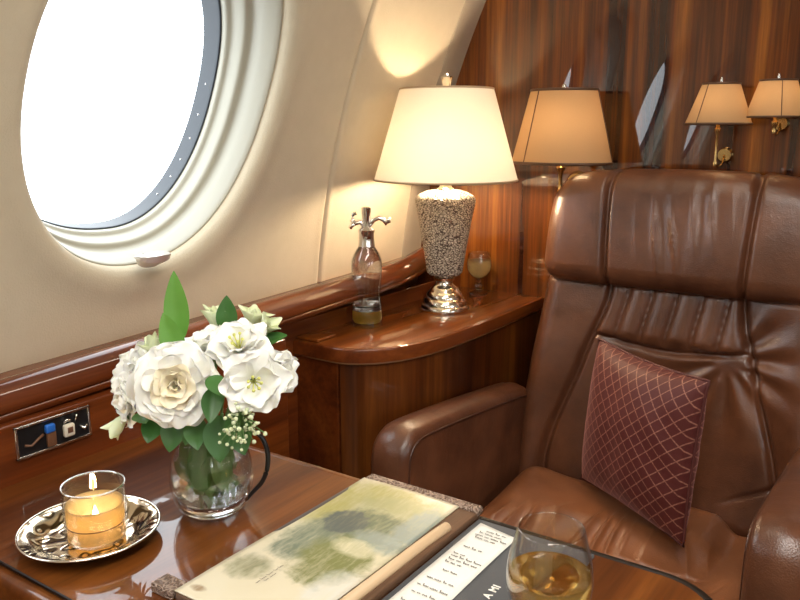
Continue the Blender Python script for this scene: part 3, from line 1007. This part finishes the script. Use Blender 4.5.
cap = auto_smooth(lat('stopper', [(0, .170), (.0178, .170), (.0168, .176), (.0160, .184), (.0155, .196), (.0165, .198), (.0175, .204), (.013, .208), (.0085, .212), (.008, .222), (.0085, .236), (.0095, .242), (.0095, .250), (.006, .252), (0, .252)], M['chrome'], bot, 24), 40)
bm = bmesh.new()
cdir = Vector((.83, .56, 0))
def cpt(u, z): return cdir * u + Vector((0, 0, z))
tube(bm, [cpt(.004, .212), cpt(.015, .224), cpt(.027, .229), cpt(.036, .224), cpt(.042, .216), cpt(.047, .220), cpt(.046, .229)], lambda t: .0052 - .0014 * t, 10)
tube(bm, [cpt(-.004, .212), cpt(-.013, .220), cpt(-.022, .217), cpt(-.030, .224), cpt(-.028, .236), cpt(-.021, .239)], lambda t: .0052 - .001 * t, 10)
tube(bm, [cpt(-.022, .217), cpt(-.030, .213), cpt(-.034, .207)], .0042, 8)
new_obj('spout', bm, M['chrome'], cap)

# cordial glass
gx, gy = -.949, 1.752
cg = thing('cordial_glass', 'small stemmed glass of pale wine behind the table lamp base', 'glass', (gx, gy, CZ))
bo = [(0, .034), (.006, .034), (.016, .040), (.026, .050), (.031, .064), (.0315, .078), (.0295, .092), (.0275, .104)]
bi = [(.0265, .104), (.0285, .092), (.0303, .078), (.0298, .064), (.025, .052), (.015, .0425), (.005, .038), (0, .038)]
lat('bowl', smooth_prof(bo, 3) + smooth_prof(bi, 3), M['tglass'], cg, 32)
lat('stem', smooth_prof([(0, 0), (.022, 0), (.0225, .002), (.014, .005), (.008, .012), (.010, .018), (.006, .026), (.006, .034), (0, .034)], 3), M['glass'], cg, 24)
lat('wine', smooth_prof([(0, .0385), (.0048, .0385), (.0147, .043), (.0246, .0525), (.0293, .064), (.0298, .078), (.029, .084)], 3) + [(0, .084)], M['palewine'], cg, 32)

# ------------------------------------------------------------------ socket panel
sp_ = thing('socket_panel', 'chrome framed black socket panel set in the wood side panel', 'socket panel', (-.955, .569, .773))
hy, hz_ = .055, .0225
bm = bmesh.new()
f = .0035
box(bm, -.002, .004, -hy, hy, hz_ - f, hz_, .0008); box(bm, -.002, .004, -hy, hy, -hz_, -hz_ + f, .0008)
box(bm, -.002, .004, -hy, -hy + f, -hz_, hz_, .0008); box(bm, -.002, .004, hy - f, hy, -hz_, hz_, .0008)
auto_smooth(new_obj('frame', bm, M['chrome'], sp_))
bm = bmesh.new(); box(bm, -.001, .0012, -hy + f, hy - f, -hz_ + f, hz_ - f)
new_obj('backplate', bm, M['black'], sp_, smooth=False)
bm = bmesh.new(); box(bm, .001, .008, -.014, .000, .002, .014, .0025)
new_obj('blue_plug', bm, M['bluep'], sp_)
bm = bmesh.new(); box(bm, .001, .006, -.012, .001, -.0175, .002, .001)
new_obj('plug_tab', bm, M['brownp'], sp_)
bm = bmesh.new(); box(bm, .001, .009, .012, .028, -.012, .006, .003)
sw = new_obj('switch', bm, M['creamp'], sp_)
bm = bmesh.new(); box(bm, .008, .0098, .016, .024, -.006, .002, .0008)
new_obj('rocker', bm, M['brownp'], sw)
bm = bmesh.new(); tube(bm, [(.002, .014, .008), (.005, .018, .012), (.004, .024, .010)], .0022, 8); 
new_obj('hinge', bm, M['chrome'], sp_)
bm = bmesh.new(); tube(bm, [(.001, .032, .004), (.006, .0335, .016)], .0013, 8)
new_obj('toggle', bm, M['chrome'], sp_)
bm = bmesh.new(); tube(bm, [(.001, .040, -.004), (.005, .044, -.008), (.004, .048, -.004)], .0022, 8)
new_obj('jack', bm, M['chrome'], sp_)
bm = bmesh.new(); tube(bm, [(.001, -.042, -.006), (.004, -.034, -.008), (.005, -.026, -.002), (.003, -.016, .002)], .0018, 8)
new_obj('cable', bm, M['brownp'], sp_)

# ------------------------------------------------------------------ tray and candle
tx, ty = -.748, .478
tray = thing('silver_tray', 'round engraved silver tray under the candle glass', 'tray', (tx, ty, TZ))
tp = [(0, .004), (.045, .004), (.052, .006), (.060, .011), (.068, .0145), (.0735, .0155), (.0755, .0165), (.0765, .0158), (.0755, .0145), (.070, .0125), (.060, .0085), (.050, .003), (.038, .001), (.036, 0), (.033, 0), (.033, .002), (0, .002)]
lat('plate', smooth_prof(tp, 3), M['engraved'], tray, 72)
bm = bmesh.new()
rows = []
for k in range(96):
    a = 2 * PI * k / 96
    rows.append([((.0755 + .0016 * math.cos(b_)) * math.cos(a), (.0755 + .0016 * math.cos(b_)) * math.sin(a), .0162 + .0013 * math.sin(b_)) for b_ in (2 * PI * q / 8 for q in range(8))])
grid(bm, rows, closed_u=True, closed_v=True); bmesh.ops.recalc_face_normals(bm, faces=bm.faces)
new_obj('rim', bm, M['silver'], tray)
kx, ky, kz = -.738, .480, TZ + .0042
cup = thing('candle_glass', 'clear glass votive cup on the silver tray', 'candle holder', (kx, ky, kz))
co = [(0, 0), (.029, 0), (.0325, .003), (.0335, .010), (.0335, .030), (.0335, .064)]
ci = [(.0325, .0655), (.0318, .064), (.0318, .030), (.0315, .010), (.029, .0045), (0, .004)]
lat('cup', co + ci, M['tglass'], cup, 56)
bm = bmesh.new()
tube(bm, [(.0333 * math.cos(a), .0333 * math.sin(a), .0645) for a in (2 * PI * k / 56 for k in range(57))], .0011, 6, False)
new_obj('rim', bm, M['glass'], cup)
cnd = thing('votive_candle', 'lit ivory candle glowing inside the clear glass cup', 'candle', (kx, ky, kz + .0046))
wxp = [(0, 0), (.028, 0), (.0304, .002), (.0308, .006), (.0308, .036), (.0305, .0372), (.0285, .0362), (.0265, .030), (.0255, .018), (.020, .009), (.010, .0075), (0, .007)]
lat('wax', smooth_prof(wxp, 3), M['wax'], cnd, 48)
bm = bmesh.new()
tube(bm, [(.0309 * math.cos(a), .0309 * math.sin(a), .0165) for a in (2 * PI * k / 48 for k in range(49))], .0006, 6, False)
new_obj('band', bm, M['brownp'], cnd)
bm = bmesh.new(); tube(bm, [(0, 0, .006), (.0005, 0, .013), (.0012, 0, .016)], .0007, 6)
new_obj('wick', bm, M['wick'], cnd)
lat('flame', smooth_prof([(0, .013), (.0030, .016), (.0042, .020), (.0030, .026), (.0012, .032), (0, .035)], 3), M['flame'], cnd, 16)
point('candle light', (kx, ky, kz + .0042 + .020), .42, (1, .68, .32), .006)

# ------------------------------------------------------------------ vase
vx, vy = -.686, .605
vase = thing('glass_pitcher', 'round clear glass pitcher of water holding the white flowers', 'vase', (vx, vy, TZ))
vo = [(0, 0), (.028, 0), (.036, .004), (.0445, .018), (.0490, .036), (.0495, .050), (.0465, .068), (.0425, .084), (.0400, .100), (.0410, .116)]
vi = [(.0396, .1165), (.0384, .100), (.0408, .084), (.0447, .068), (.0476, .050), (.0470, .037), (.042, .024), (.032, .015), (0, .013)]
lat('body', smooth_prof(vo, 5) + smooth_prof(vi, 5), M['tglass'], vase, 64)
lat('thick_foot', [(0, .0008), (.027, .0008), (.035, .0046), (.041, .0125), (.0405, .0215), (.032, .0145), (0, .0125)], M['glass'], vase, 64)
vw = [(0, .0134), (.0315, .0154), (.0416, .0243), (.0466, .037), (.0472, .050), (.0448, .066), (.0430, .074), (0, .074)]
lat('water', vw[:1] + smooth_prof(vw[1:-1], 4) + vw[-1:], M['water'], vase, 64)
bm = bmesh.new()
hd = Vector((.88, .47, 0))
hp = [(.039, .100), (.052, .104), (.064, .096), (.070, .078), (.069, .058), (.062, .040), (.050, .026), (.040, .014)]
tube(bm, [hd * a + Vector((0, 0, z)) for a, z in smooth_prof(hp, 6)], lambda t: .0022 + .0008 * math.sin(PI * t), 10)
new_obj('handle', bm, M['black'], vase)

# ------------------------------------------------------------------ flowers
def basis(d):
    d = Vector(d).normalized()
    u = Vector((0, 0, 1)) if abs(d.z) < .95 else Vector((1, 0, 0))
    a = u.cross(d).normalized(); b_ = d.cross(a).normalized()
    return Matrix((a, b_, d)).transposed()

def petal(bm, rot, L_, W, a0, a1, cup=.35, ruff=.06, seed=0, r0=.002, point_=0.0, nu=12, nv=12, notch=0):
    """petal growing from the flower axis (+z); a = angle from the axis along its length (deg)"""
    pts = []
    x, z = r0, 0
    step = L_ / nu
    rows = []
    rz = Matrix.Rotation(rot, 3, 'Z')
    for i in range(nu + 1):
        u = i / nu
        a = rad(a0 + a1 * u)
        if i: x += math.sin(a) * step; z += math.cos(a) * step
        w = W * min(1, .28 + 1.35 * u) * math.sqrt(1 - .75 * (max(0, u - .5) / .5) ** 2) * (1 - point_ * u)
        row = []
        for j in range(nv + 1):
            v = -1 + 2 * j / nv
            n_ = noise.noise(Vector((v * 1.3 + seed, u * 1.5, seed * 3.1)))
            cu = cup * w * v * v
            rf = ruff * W * u * u * (math.sin(3.3 * v * PI / 2 + seed * 5) * .6 + n_ * 1.6) * (.35 + abs(v))
            # local frame: tangent (sin a, cos a), normal to the petal towards the axis (-cos a, sin a)
            px_ = x - math.cos(a) * (cu + rf); pz = z + math.sin(a) * (cu + rf)
            tip = -.20 * L_ * v * v * u ** 3 * (1 - point_)
            px_ += math.sin(a) * tip; pz += math.cos(a) * tip
            row.append(rz @ Vector((px_, v * w * (1 - .18 * cup * v * v), pz)))
        rows.append(row)
    grid(bm, rows)

def leaf_blade(bm, base, direction, normal, L_, W, bend=.3, fold=.25, nu=10, nv=4, wav=0.0):
    d = Vector(direction).normalized(); nr = Vector(normal); nr = (nr - d * nr.dot(d)).normalized()
    s = d.cross(nr).normalized()
    p = Vector(base); rows = []
    for i in range(nu + 1):
        u = i / nu
        ang = bend * u
        dd = (d * math.cos(ang) - nr * math.sin(ang)); nn_ = (nr * math.cos(ang) + d * math.sin(ang))
        if i: p = p + dd * (L_ / nu)
        w = W * (math.sin(PI * u ** .8) ** .85) + .0004
        rows.append([p + s * (w * v) + nn_ * (fold * w * abs(v) + wav * W * math.sin(u * 9 + v)) for v in (-1 + 2 * j / nv for j in range(nv + 1))])
    grid(bm, rows)

AX = Vector((vx, vy, TZ))
def stem_path(tip, d, k):
    """from the bloom down through the pitcher neck into the water"""
    t = Vector(tip)
    a = Vector((t.x - vx, t.y - vy, 0)); a = a / max(a.length, .001)
    neck = AX + a * (.022 + .006 * (k % 2)) + Vector((0, 0, .108))
    foot = AX - a * (.012 + .006 * (k % 3)) + Vector((0, 0, .028 + .004 * (k % 3)))
    mid = t - Vector(d).normalized() * .022
    return smooth_prof([tuple(t), tuple(mid.lerp(neck, .35)), tuple(neck), tuple(neck.lerp(foot, .5)), tuple(foot)], 5)

nfl = [0]
GF = 'white flowers in the glass pitcher'
def bloom(name, label, pos, d, rings, hearts=(), stamens=0, mat_o='petal', sepals=True, sleaf=True):
    k = nfl[0]; nfl[0] += 1
    root = thing(name, label, 'flower', pos, group=GF)
    B = basis(d)
    def make(ringlist, m, nm):
        bm = bmesh.new()
        for ri, (cnt, L_, W, a0, a1, cup, ruff, r0) in enumerate(ringlist):
            for q in range(cnt):
                rr = 2 * PI * q / cnt + 2.4 * ri * (1 if nm == 'petals' else -1) + random.uniform(-.2, .2)
                petal(bm, rr, L_ * random.uniform(.92, 1.06), W * random.uniform(.94, 1.06), a0 + random.uniform(-6, 6), a1 + random.uniform(-10, 10), cup, ruff, k * 7 + ri * 3.3 + q * 1.7, r0)
        bmesh.ops.rotate(bm, verts=bm.verts, cent=(0, 0, 0), matrix=B)
        o = new_obj(nm, bm, m, root)
        return o
    make(rings, M[mat_o], 'petals')
    if hearts: make(hearts, M['heart'], 'heart_petals')
    if stamens:
        bm = bmesh.new()
        for q in range(stamens):
            a = 2 * PI * q / stamens
            tipv = Vector((.007 * math.cos(a), .007 * math.sin(a), .020 + .003 * (q % 2)))
            tube(bm, [(0, 0, .002), tipv * .6, tipv], .0007, 6)
            bmesh.ops.create_icosphere(bm, subdivisions=1, radius=.0021, matrix=Matrix.Translation(tipv))
        bmesh.ops.rotate(bm, verts=bm.verts, cent=(0, 0, 0), matrix=B)
        new_obj('stamens', bm, M['stamen'], root)
    # stem and sepals
    bm = bmesh.new()
    tube(bm, [Vector(q) - Vector(pos) for q in stem_path(Vector(pos) - Vector(d).normalized() * .002, d, k)], .0021, 7)
    new_obj('stem', bm, M['stem'], root)
    if sepals:
        bm = bmesh.new()
        for q in range(5): petal(bm, 2 * PI * q / 5, .020, .005, 60, 30, .3, .02, q, .001, .5, 6, 4)
        bmesh.ops.rotate(bm, verts=bm.verts, cent=(0, 0, 0), matrix=B)
        bmesh.ops.translate(bm, verts=bm.verts, vec=-Vector(d).normalized() * .003)
        new_obj('sepals', bm, M['leaf'], root)
    if sleaf:
        pth = stem_path(pos, d, k)
        bm = bmesh.new()
        for q, f in enumerate((.62, .74, .86)):
            p = Vector(pth[int(f * (len(pth) - 1))])
            a = Vector((p.x - vx, p.y - vy, 0))
            a = a.normalized() if a.length > .002 else Vector((1, 0, 0))
            leaf_blade(bm, p - Vector(pos), Vector((a.x * .28, a.y * .28, .9 if q % 2 else -.8)), a, .034, .0085, .2, .15)
        new_obj('lower_leaves', bm, M['stem'] if k % 2 else M['leaf'], root)
    return root

VIEW = Vector((.70, -.62, .28)).normalized()        # from the flowers towards the open side of the table
# big open rose
bloom('rose', 'large open cream-hearted rose at the front of the bouquet', (-.675, .552, .896), (.60, -.72, .22),
      [(5, .052, .0350, 68, 58, .12, .18, .004), (5, .046, .0310, 52, 60, .2, .16, .004), (5, .038, .0260, 36, 62, .3, .14, .003)],
      [(5, .031, .0200, 24, 58, .42, .12, .003), (4, .024, .0150, 12, 46, .58, .10, .003), (3, .018, .0110, 3, 28, .80, .05, .002), (2, .013, .0080, -4, 10, .95, .02, .001)])
# left cluster
bloom('ruffled_carnation', 'white ruffled bloom on the left side of the bouquet', (-.757, .572, .884), (-.05, -.85, .40),
      [(7, .044, .021, 60, 40, .2, .28, .003), (7, .039, .018, 35, 45, .25, .30, .003), (6, .030, .015, 12, 40, .3, .3, .002), (4, .022, .012, 0, 25, .5, .25, .001)])
bloom('ruffled_carnation', 'white ruffled bloom low on the far left of the bouquet', (-.762, .558, .857), (-.25, -.85, .0),
      [(6, .032, .015, 55, 40, .2, .28, .003), (6, .028, .014, 30, 40, .25, .30, .003), (4, .022, .012, 8, 30, .3, .3, .002)])
# top middle
bloom('gardenia', 'white open flower at the back top of the bouquet', (-.642, .617, .926), (.30, -.50, .80),
      [(7, .039, .0195, 62, 40, .22, .2, .004), (6, .034, .018, 40, 45, .25, .2, .004), (5, .032, .016, 16, 45, .35, .18, .003)], sepals=True, stamens=6)
bloom('gardenia', 'white flower peeping out behind the rose at the bouquet top left', (-.700, .625, .915), (-.1, -.35, .93),
      [(6, .042, .020, 60, 40, .22, .2, .004), (6, .036, .019, 36, 45, .25, .2, .004), (5, .026, .014, 12, 40, .35, .18, .003)])
# right flower with stamens
bloom('lisianthus', 'white trumpet flower with green-yellow stamens on the right of the bouquet', (-.580, .575, .912), (.72, -.62, .14),
      [(6, .038, .0195, 50, 52, .25, .20, .003), (5, .032, .0165, 32, 55, .35, .18, .003)], stamens=7)
bloom('ruffled_carnation', 'white ruffled bloom at the far right of the bouquet', (-.600, .632, .904), (.95, -.25, .10),
      [(7, .027, .0135, 58, 40, .2, .28, .003), (6, .025, .0125, 34, 45, .25, .30, .003), (5, .022, .013, 10, 40, .3, .3, .002)])
# buds
def bud(label, pos, d, L_=.036, W=.010, cnt=5, open_=14):
    return bloom('lily_bud', label, pos, d, [(cnt, L_, W, open_ * .5, open_, .7, .05, .002), (3, L_ * .85, W * .8, 3, 6, .8, .03, .001)], mat_o='bud', sleaf=False)
bud('greenish white bud above the left side of the bouquet', (-.742, .592, .896), (-.30, -.25, .9), .044, .0125)
bud('opening greenish bud drooping at the lower left of the bouquet', (-.772, .556, .842), (-.35, -.55, -.75), .036, .010, 5, 22)
bud('small white bud at the back top of the bouquet, left of the short dark leaf', (-.722, .655, .928), (-.1, .1, 1), .036, .012, 5, 30)
bud('pale green bud at the back top of the bouquet, right of the short dark leaf', (-.676, .668, .930), (.20, .1, .95), .036, .011, 5, 34)
bud('pale green bud leaning right at the top of the bouquet', (-.655, .660, .930), (.66, .1, .7), .036, .009, 4, 24)

# leaf sprigs
GL = 'green leaf sprigs in the bouquet'
def sprig(label, base, blades, m='leaf'):
    k = nfl[0]; nfl[0] += 1
    root = thing('leaf_sprig', label, 'leaf sprig', base, group=GL)
    bm = bmesh.new()
    tube(bm, [Vector(q) - Vector(base) for q in stem_path(base, (0, 0, 1), k)], .0016, 7)
    new_obj('stem', bm, M['stem'], root)
    for off, d, nr, L_, W, bend in blades:
        bm = bmesh.new()
        leaf_blade(bm, off, d, nr, L_, W, bend, .22, 14, 6, .03)
        new_obj('leaf', bm, M[m], root)
sprig('tall bright green pointed leaf standing above the bouquet', (-.712, .600, .905),
      [((-.006, -.006, .022), (-.02, .0, 1), (.7, -.7, .1), .086, .0140, .08), ((.012, -.022, .010), (-.36, -.05, 1), (.6, -.75, .3), .056, .0135, -.1)], 'leaf_bright')
sprig('short dark green leaf standing at the back of the bouquet', (-.702, .655, .928), [((0, 0, .002), (.05, 0, 1), (.7, -.7, .3), .046, .0125, .1), ((.055, 0, -.005), (.8, .3, .45), (.2, -.6, .9), .036, .010, .3)])
sprig('dark green leaves below the left of the rose', (-.742, .560, .850), [((.004, -.004, .002), (.55, -.45, .05), (.3, -.6, .75), .042, .015, .2), ((.02, 0, -.004), (.3, -.7, -.55), (.4, -.5, .7), .034, .013, .2)])
sprig('dark green leaf between the rose and the right flower', (-.632, .566, .905), [((0, -.004, .006), (.75, -.3, -.2), (.5, -.5, .7), .040, .010, .2), ((0, 0, -.008), (.35, -.5, -.8), (.6, -.5, .5), .040, .011, .1)])
sprig('glossy green leaves hanging over the right rim of the pitcher', (-.635, .580, .862),
      [((0, -.006, 0), (.25, -.25, -.95), (.65, -.6, .45), .052, .017, .05), ((.020, -.004, .004), (.45, -.1, -.85), (.65, -.6, .45), .046, .015, .1), ((-.03, -.008, .004), (-.1, -.4, -.9), (.5, -.75, .4), .045, .013, .05)])
sprig('dark leaves low at the front rim of the pitcher', (-.690, .566, .850), [((0, -.004, .004), (.1, -.4, -.8), (.5, -.75, .4), .042, .014, .1), ((.025, 0, .006), (.5, -.4, -.6), (.5, -.75, .4), .040, .013, .1), ((-.02, 0, .004), (-.4, -.4, -.6), (.4, -.75, .4), .038, .013, .1)])
# leaves standing in the water
def wet(label, blades):
    k = nfl[0]; nfl[0] += 1
    root = thing('leaf_sprig', label, 'leaf sprig', AX + Vector((0, 0, .03)), group=GL)
    for off, d, nr, L_, W, bend in blades:
        bm = bmesh.new(); leaf_blade(bm, off, d, nr, L_, W, bend, .18, 12, 6, .04)
        new_obj('leaf', bm, M['leaf' if W > .0145 else 'stem'], root)
wet('green leaves seen through the glass inside the pitcher',
    [((-.014, -.016, .012), (-.02, -.02, 1), (.5, -.8, 0), .074, .014, .05), ((.006, -.022, .004), (.05, -.02, 1), (.7, -.7, 0), .080, .015, .02), ((.022, -.006, .006), (.02, 0, 1), (.8, -.5, 0), .074, .0115, .05), ((-.026, .002, .018), (0, 0, 1), (.3, -.9, 0), .062, .012, .05), ((.012, -.014, .0), (-.08, -.03, 1), (.75, -.6, 0), .08, .0105, .0)])
# filler blossom
k = nfl[0]; nfl[0] += 1
fb = (-.588, .562, .874)
fl = thing('filler_sprig', 'cluster of tiny greenish white filler buds at the lower right of the bouquet', 'flower', fb, group=GF)
bmb, bms = bmesh.new(), bmesh.new()
tube(bms, [Vector(q) - Vector(fb) for q in stem_path(fb, (.5, -.3, .5), k)], .0014, 6)
for q in range(90):
    v_ = Vector((.008 + .012 * max(-1.6, min(1.6, random.gauss(0, 1))), -.006 + .009 * max(-1.6, min(1.6, random.gauss(0, 1))), -.006 + .015 * max(-1.7, min(1.7, random.gauss(0, 1)))))
    tube(bms, [(0, 0, -.012), v_ * .5, v_], .0005, 4, False)
    bmesh.ops.create_icosphere(bmb, subdivisions=1, radius=random.uniform(.0016, .0029), matrix=Matrix.Translation(v_))
new_obj('stem', bms, M['stem'], fl)
new_obj('buds', bmb, M['bud'], fl)

# ------------------------------------------------------------------ album, folder, menu strip
album = thing('picture_album', 'long album with a misty landscape print, carved end bars and pale wooden rod', 'album', (-.49, .61, TZ))
a0, b0 = -.49, .61
bm = bmesh.new(); box(bm, -.082, .082, -.160, .158, 0, .010, .0015)
auto_smooth(new_obj('board', bm, M['album_board'], album))
bm = bmesh.new(); box(bm, -.085, -.079, -.158, .150, .0005, .0118, .001)
new_obj('side_edge', bm, M['album_edge'], album)
bm = bmesh.new()
n1, n2 = 24, 50
def pg(i, j):
    u, v = i / n1, j / n2
    return (-.084 + .142 * u, -.159 + .310 * v, .0118 + .0012 * math.sin(PI * u) + .0006 * math.sin(v * 7))
grid(bm, [[pg(i, j) for j in range(n2 + 1)] for i in range(n1 + 1)], uv=lambda i, j: (i / n1, j / n2))
r = bmesh.ops.extrude_face_region(bm, geom=bm.faces[:])
for v_ in r['geom']:
    if isinstance(v_, bmesh.types.BMVert): v_.co.z -= .0016
bmesh.ops.recalc_face_normals(bm, faces=bm.faces)
page = new_obj('page', bm, M['print'], album)
bm = bmesh.new(); box(bm, -.083, .083, .149, .167, .003, .0135, .004)
auto_smooth(new_obj('end_bar', bm, M['carved'], album))
bm = bmesh.new(); box(bm, -.117, -.087, -.162, -.140, .0, .0105, .002)
auto_smooth(new_obj('corner_clasp', bm, M['carved'], album))
bm = bmesh.new(); tube(bm, [(.068, -.165, .0125), (.070, .05, .0125), (.0715, .085, .0125), (.0722, .098, .0122), (.0725, .104, .0118)], lambda t: .0062 if t < .8 else .0062 * math.sqrt(max(.02, 1 - ((t - .8) / .2) ** 2)), 14)
new_obj('rod', bm, M['rod'], album)

def scrawl(bm, x, y, length, h, ang, z, amp=1.0, r=.00035, seed=0):
    rnd = random.Random(seed)
    ca, sa = math.cos(ang), math.sin(ang)
    t = 0
    while t < length:
        wl = rnd.uniform(.004, .010)
        n = max(4, int(wl / .0007))
        pts = []
        for i in range(n + 1):
            u = t + wl * i / n
            v = h * .5 * amp * math.sin(i * 2.3 + rnd.uniform(-.4, .4)) * rnd.uniform(.3, 1.0)
            if i == 0 and rnd.random() < .5: v = h * 1.1
            pts.append((x + ca * u - sa * v, y + sa * u + ca * v, z))
        # flat ribbon
        rows = []
        for i, p in enumerate(pts):
            q0, q1 = pts[max(i - 1, 0)], pts[min(i + 1, n)]
            d = Vector((q1[0] - q0[0], q1[1] - q0[1])); d = d.normalized() if d.length > 0 else Vector((1, 0))
            rows.append([(p[0] - d.y * r, p[1] + d.x * r, p[2]), (p[0] + d.y * r, p[1] - d.x * r, p[2])])
        grid(bm, rows)
        t += wl + .0022
bm = bmesh.new()
scrawl(bm, -.024, -.108, .034, .0022, PI / 2, .0145, seed=3)
scrawl(bm, -.0195, -.100, .018, .0016, PI / 2, .0145, seed=4)
bmesh.ops.recalc_face_normals(bm, faces=bm.faces)
new_obj('caption', bm, M['ink'], page)

fold = thing('menu_folder', 'slate grey folder with silver letters lying beside the album', 'folder', (-.335, .60, TZ))
bm = bmesh.new(); box(bm, -.070, .072, -.17, .160, 0, .004, .001)
auto_smooth(new_obj('cover', bm, M['slate'], fold))
# lettering reading along the folder
cu = bpy.data.curves.new('lettering', 'FONT'); cu.body = 'A MI'; cu.size = .0115; cu.extrude = .0001
cu.space_character = 1.15; cu.offset = .0003
tmp = bpy.data.objects.new('tmp', cu); C.objects.link(tmp)
dg = bpy.context.evaluated_depsgraph_get()
me = bpy.data.meshes.new_from_object(tmp.evaluated_get(dg))
bpy.data.objects.remove(tmp)
me.transform(Matrix.Rotation(rad(90), 4, 'Z'))
lo = bpy.data.objects.new('lettering', me); C.objects.link(lo); lo.parent = fold; lo.location = (.017, .022, .0042)
me.materials.clear(); me.materials.append(M['letter'])

strip = thing('menu_strip', 'narrow white paper strip with handwritten lines on the slate folder', 'menu card', (-.372, .60, TZ + .0041))
bm = bmesh.new()
def sp2(i, j):
    u, v = i / 6, j / 40
    x = -.026 + .051 * u; y = -.17 + .322 * v
    if v > .9: y -= .010 * (u) * (v - .9) / .1
    return (x, y, .0003 + .0010 * u * u * abs(math.sin(v * 6)))
grid(bm, [[sp2(i, j) for j in range(41)] for i in range(7)])
r = bmesh.ops.extrude_face_region(bm, geom=bm.faces[:])
for v_ in r['geom']:
    if isinstance(v_, bmesh.types.BMVert): v_.co.z -= .0003
bmesh.ops.recalc_face_normals(bm, faces=bm.faces)
pp = new_obj('sheet', bm, M['paper'], strip)
bm = bmesh.new()
for q, (yy, ll, xx) in enumerate(((.136, .024, -.010), (.130, .030, -.016), (.124, .032, -.018), (.118, .026, -.015), (.094, .024, -.016), (.076, .012, -.018), (.070, .032, -.018), (.063, .028, -.017), (.056, .020, -.017), (.040, .016, -.010), (.020, .028, -.017), (.004, .030, -.018), (-.010, .026, -.016), (-.028, .022, -.017), (-.044, .030, -.018))):
    scrawl(bm, xx, yy, ll, .0030 if q not in (5, 9) else .0016, -.03, .0016, seed=20 + q, r=.00055)
bmesh.ops.recalc_face_normals(bm, faces=bm.faces)
new_obj('handwriting', bm, M['ink'], pp)

# ------------------------------------------------------------------ wine glass
gx, gy = -.243, .589
wg = thing('wine_glass', 'stemmed glass of golden white wine at the front of the table', 'glass', (gx, gy, TZ))
bo = [(0, .022), (.008, .022), (.020, .028), (.030, .040), (.0362, .056), (.0378, .070), (.0362, .086), (.0325, .102), (.0285, .1175)]
bi = [(.0277, .1175), (.0316, .102), (.0352, .086), (.0368, .070), (.0352, .056), (.029, .0415), (.0195, .030), (.008, .0245), (0, .0245)]
lat('bowl', smooth_prof(bo, 5) + smooth_prof(bi, 5), M['tglass'], wg, 64)
wp = [(0, .0248), (.0078, .0248), (.0191, .0302), (.0286, .0417), (.0348, .056), (.0364, .070), (.0361, .0745)]
lat('wine', smooth_prof(wp, 4) + [(.0345, .0735), (0, .0733)], M['wine'], wg, 64)
lat('foot', smooth_prof([(0, 0), (.030, 0), (.0305, .0015), (.018, .003), (.007, .006), (.0055, .012), (.006, .0195), (0, .0218)], 3), M['glass'], wg, 40)

# ------------------------------------------------------------------ light
w = bpy.data.worlds.new('sky'); sc.world = w; w.use_nodes = True
bg = w.node_tree.nodes['Background']
bg.inputs[0].default_value = (.90, .96, 1.0, 1); bg.inputs[1].default_value = 5.5
for mirror in (False, True):
    for c in LC:
        l = bpy.data.lights.new('portal', 'AREA'); l.shape = 'RECTANGLE'; l.size = .36; l.size_y = .50
        l.cycles.is_portal = True
        o = bpy.data.objects.new('window portal', l); C.objects.link(o)
        x = wx(WC) - (.215 if c == LC[0] or mirror else .13)
        if mirror: x = 2 * XC - x
        o.location = (x, c, WC + .0)
        tilt = math.atan(.10 + .58 * (WC - .83))
        o.rotation_euler = (0, (-(PI / 2) + tilt * 0) * (1), 0) if not mirror else (0, PI / 2, 0)
def area(name, loc, rot, sx, sy, power, col):
    l = bpy.data.lights.new(name, 'AREA'); l.shape = 'RECTANGLE'; l.size = sx; l.size_y = sy
    l.energy = power; l.color = col
    o = bpy.data.objects.new(name, l); C.objects.link(o); o.location = loc; o.rotation_euler = rot
    return o
# unseen fill lights added overhead to brighten the cabin
a_ = area('added ceiling fill', (.05, -.10, 1.985), (0, 0, 0), .35, 1.9, 22, (1, .965, .90)); a_.data.spread = rad(150)
b_ = area('added wall fill', (-.42, 1.05, 1.955), (0, rad(42), 0), .10, .9, 3.8, (1, .90, .76))  # unseen, added to brighten the left wall
area('added ceiling fill aft', (.35, -1.0, 1.98), (0, rad(0), 0), .3, .9, 10, (1, .95, .88))

# ------------------------------------------------------------------ camera
cam = bpy.data.cameras.new('camera'); cam.sensor_width = 36; cam.lens = 790 / 800 * 36
cam.clip_start = .01
co = bpy.data.objects.new('camera', cam); C.objects.link(co)
co.location = (0, 0, 1.172); co.rotation_euler = (rad(90 - 12.1443), 0, rad(34.2401))
sc.camera = co
sc.view_settings.view_transform = 'Standard'; sc.view_settings.look = 'None'
sc.view_settings.gamma = 1; sc.view_settings.use_curve_mapping = False
sc.view_settings.exposure = 0.10
sc.cycles.max_bounces = 12; sc.cycles.transmission_bounces = 12; sc.cycles.transparent_max_bounces = 12
sc.cycles.sample_clamp_indirect = 6; sc.cycles.caustics_reflective = False; sc.cycles.caustics_refractive = True
sc.cycles.blur_glossy = .5
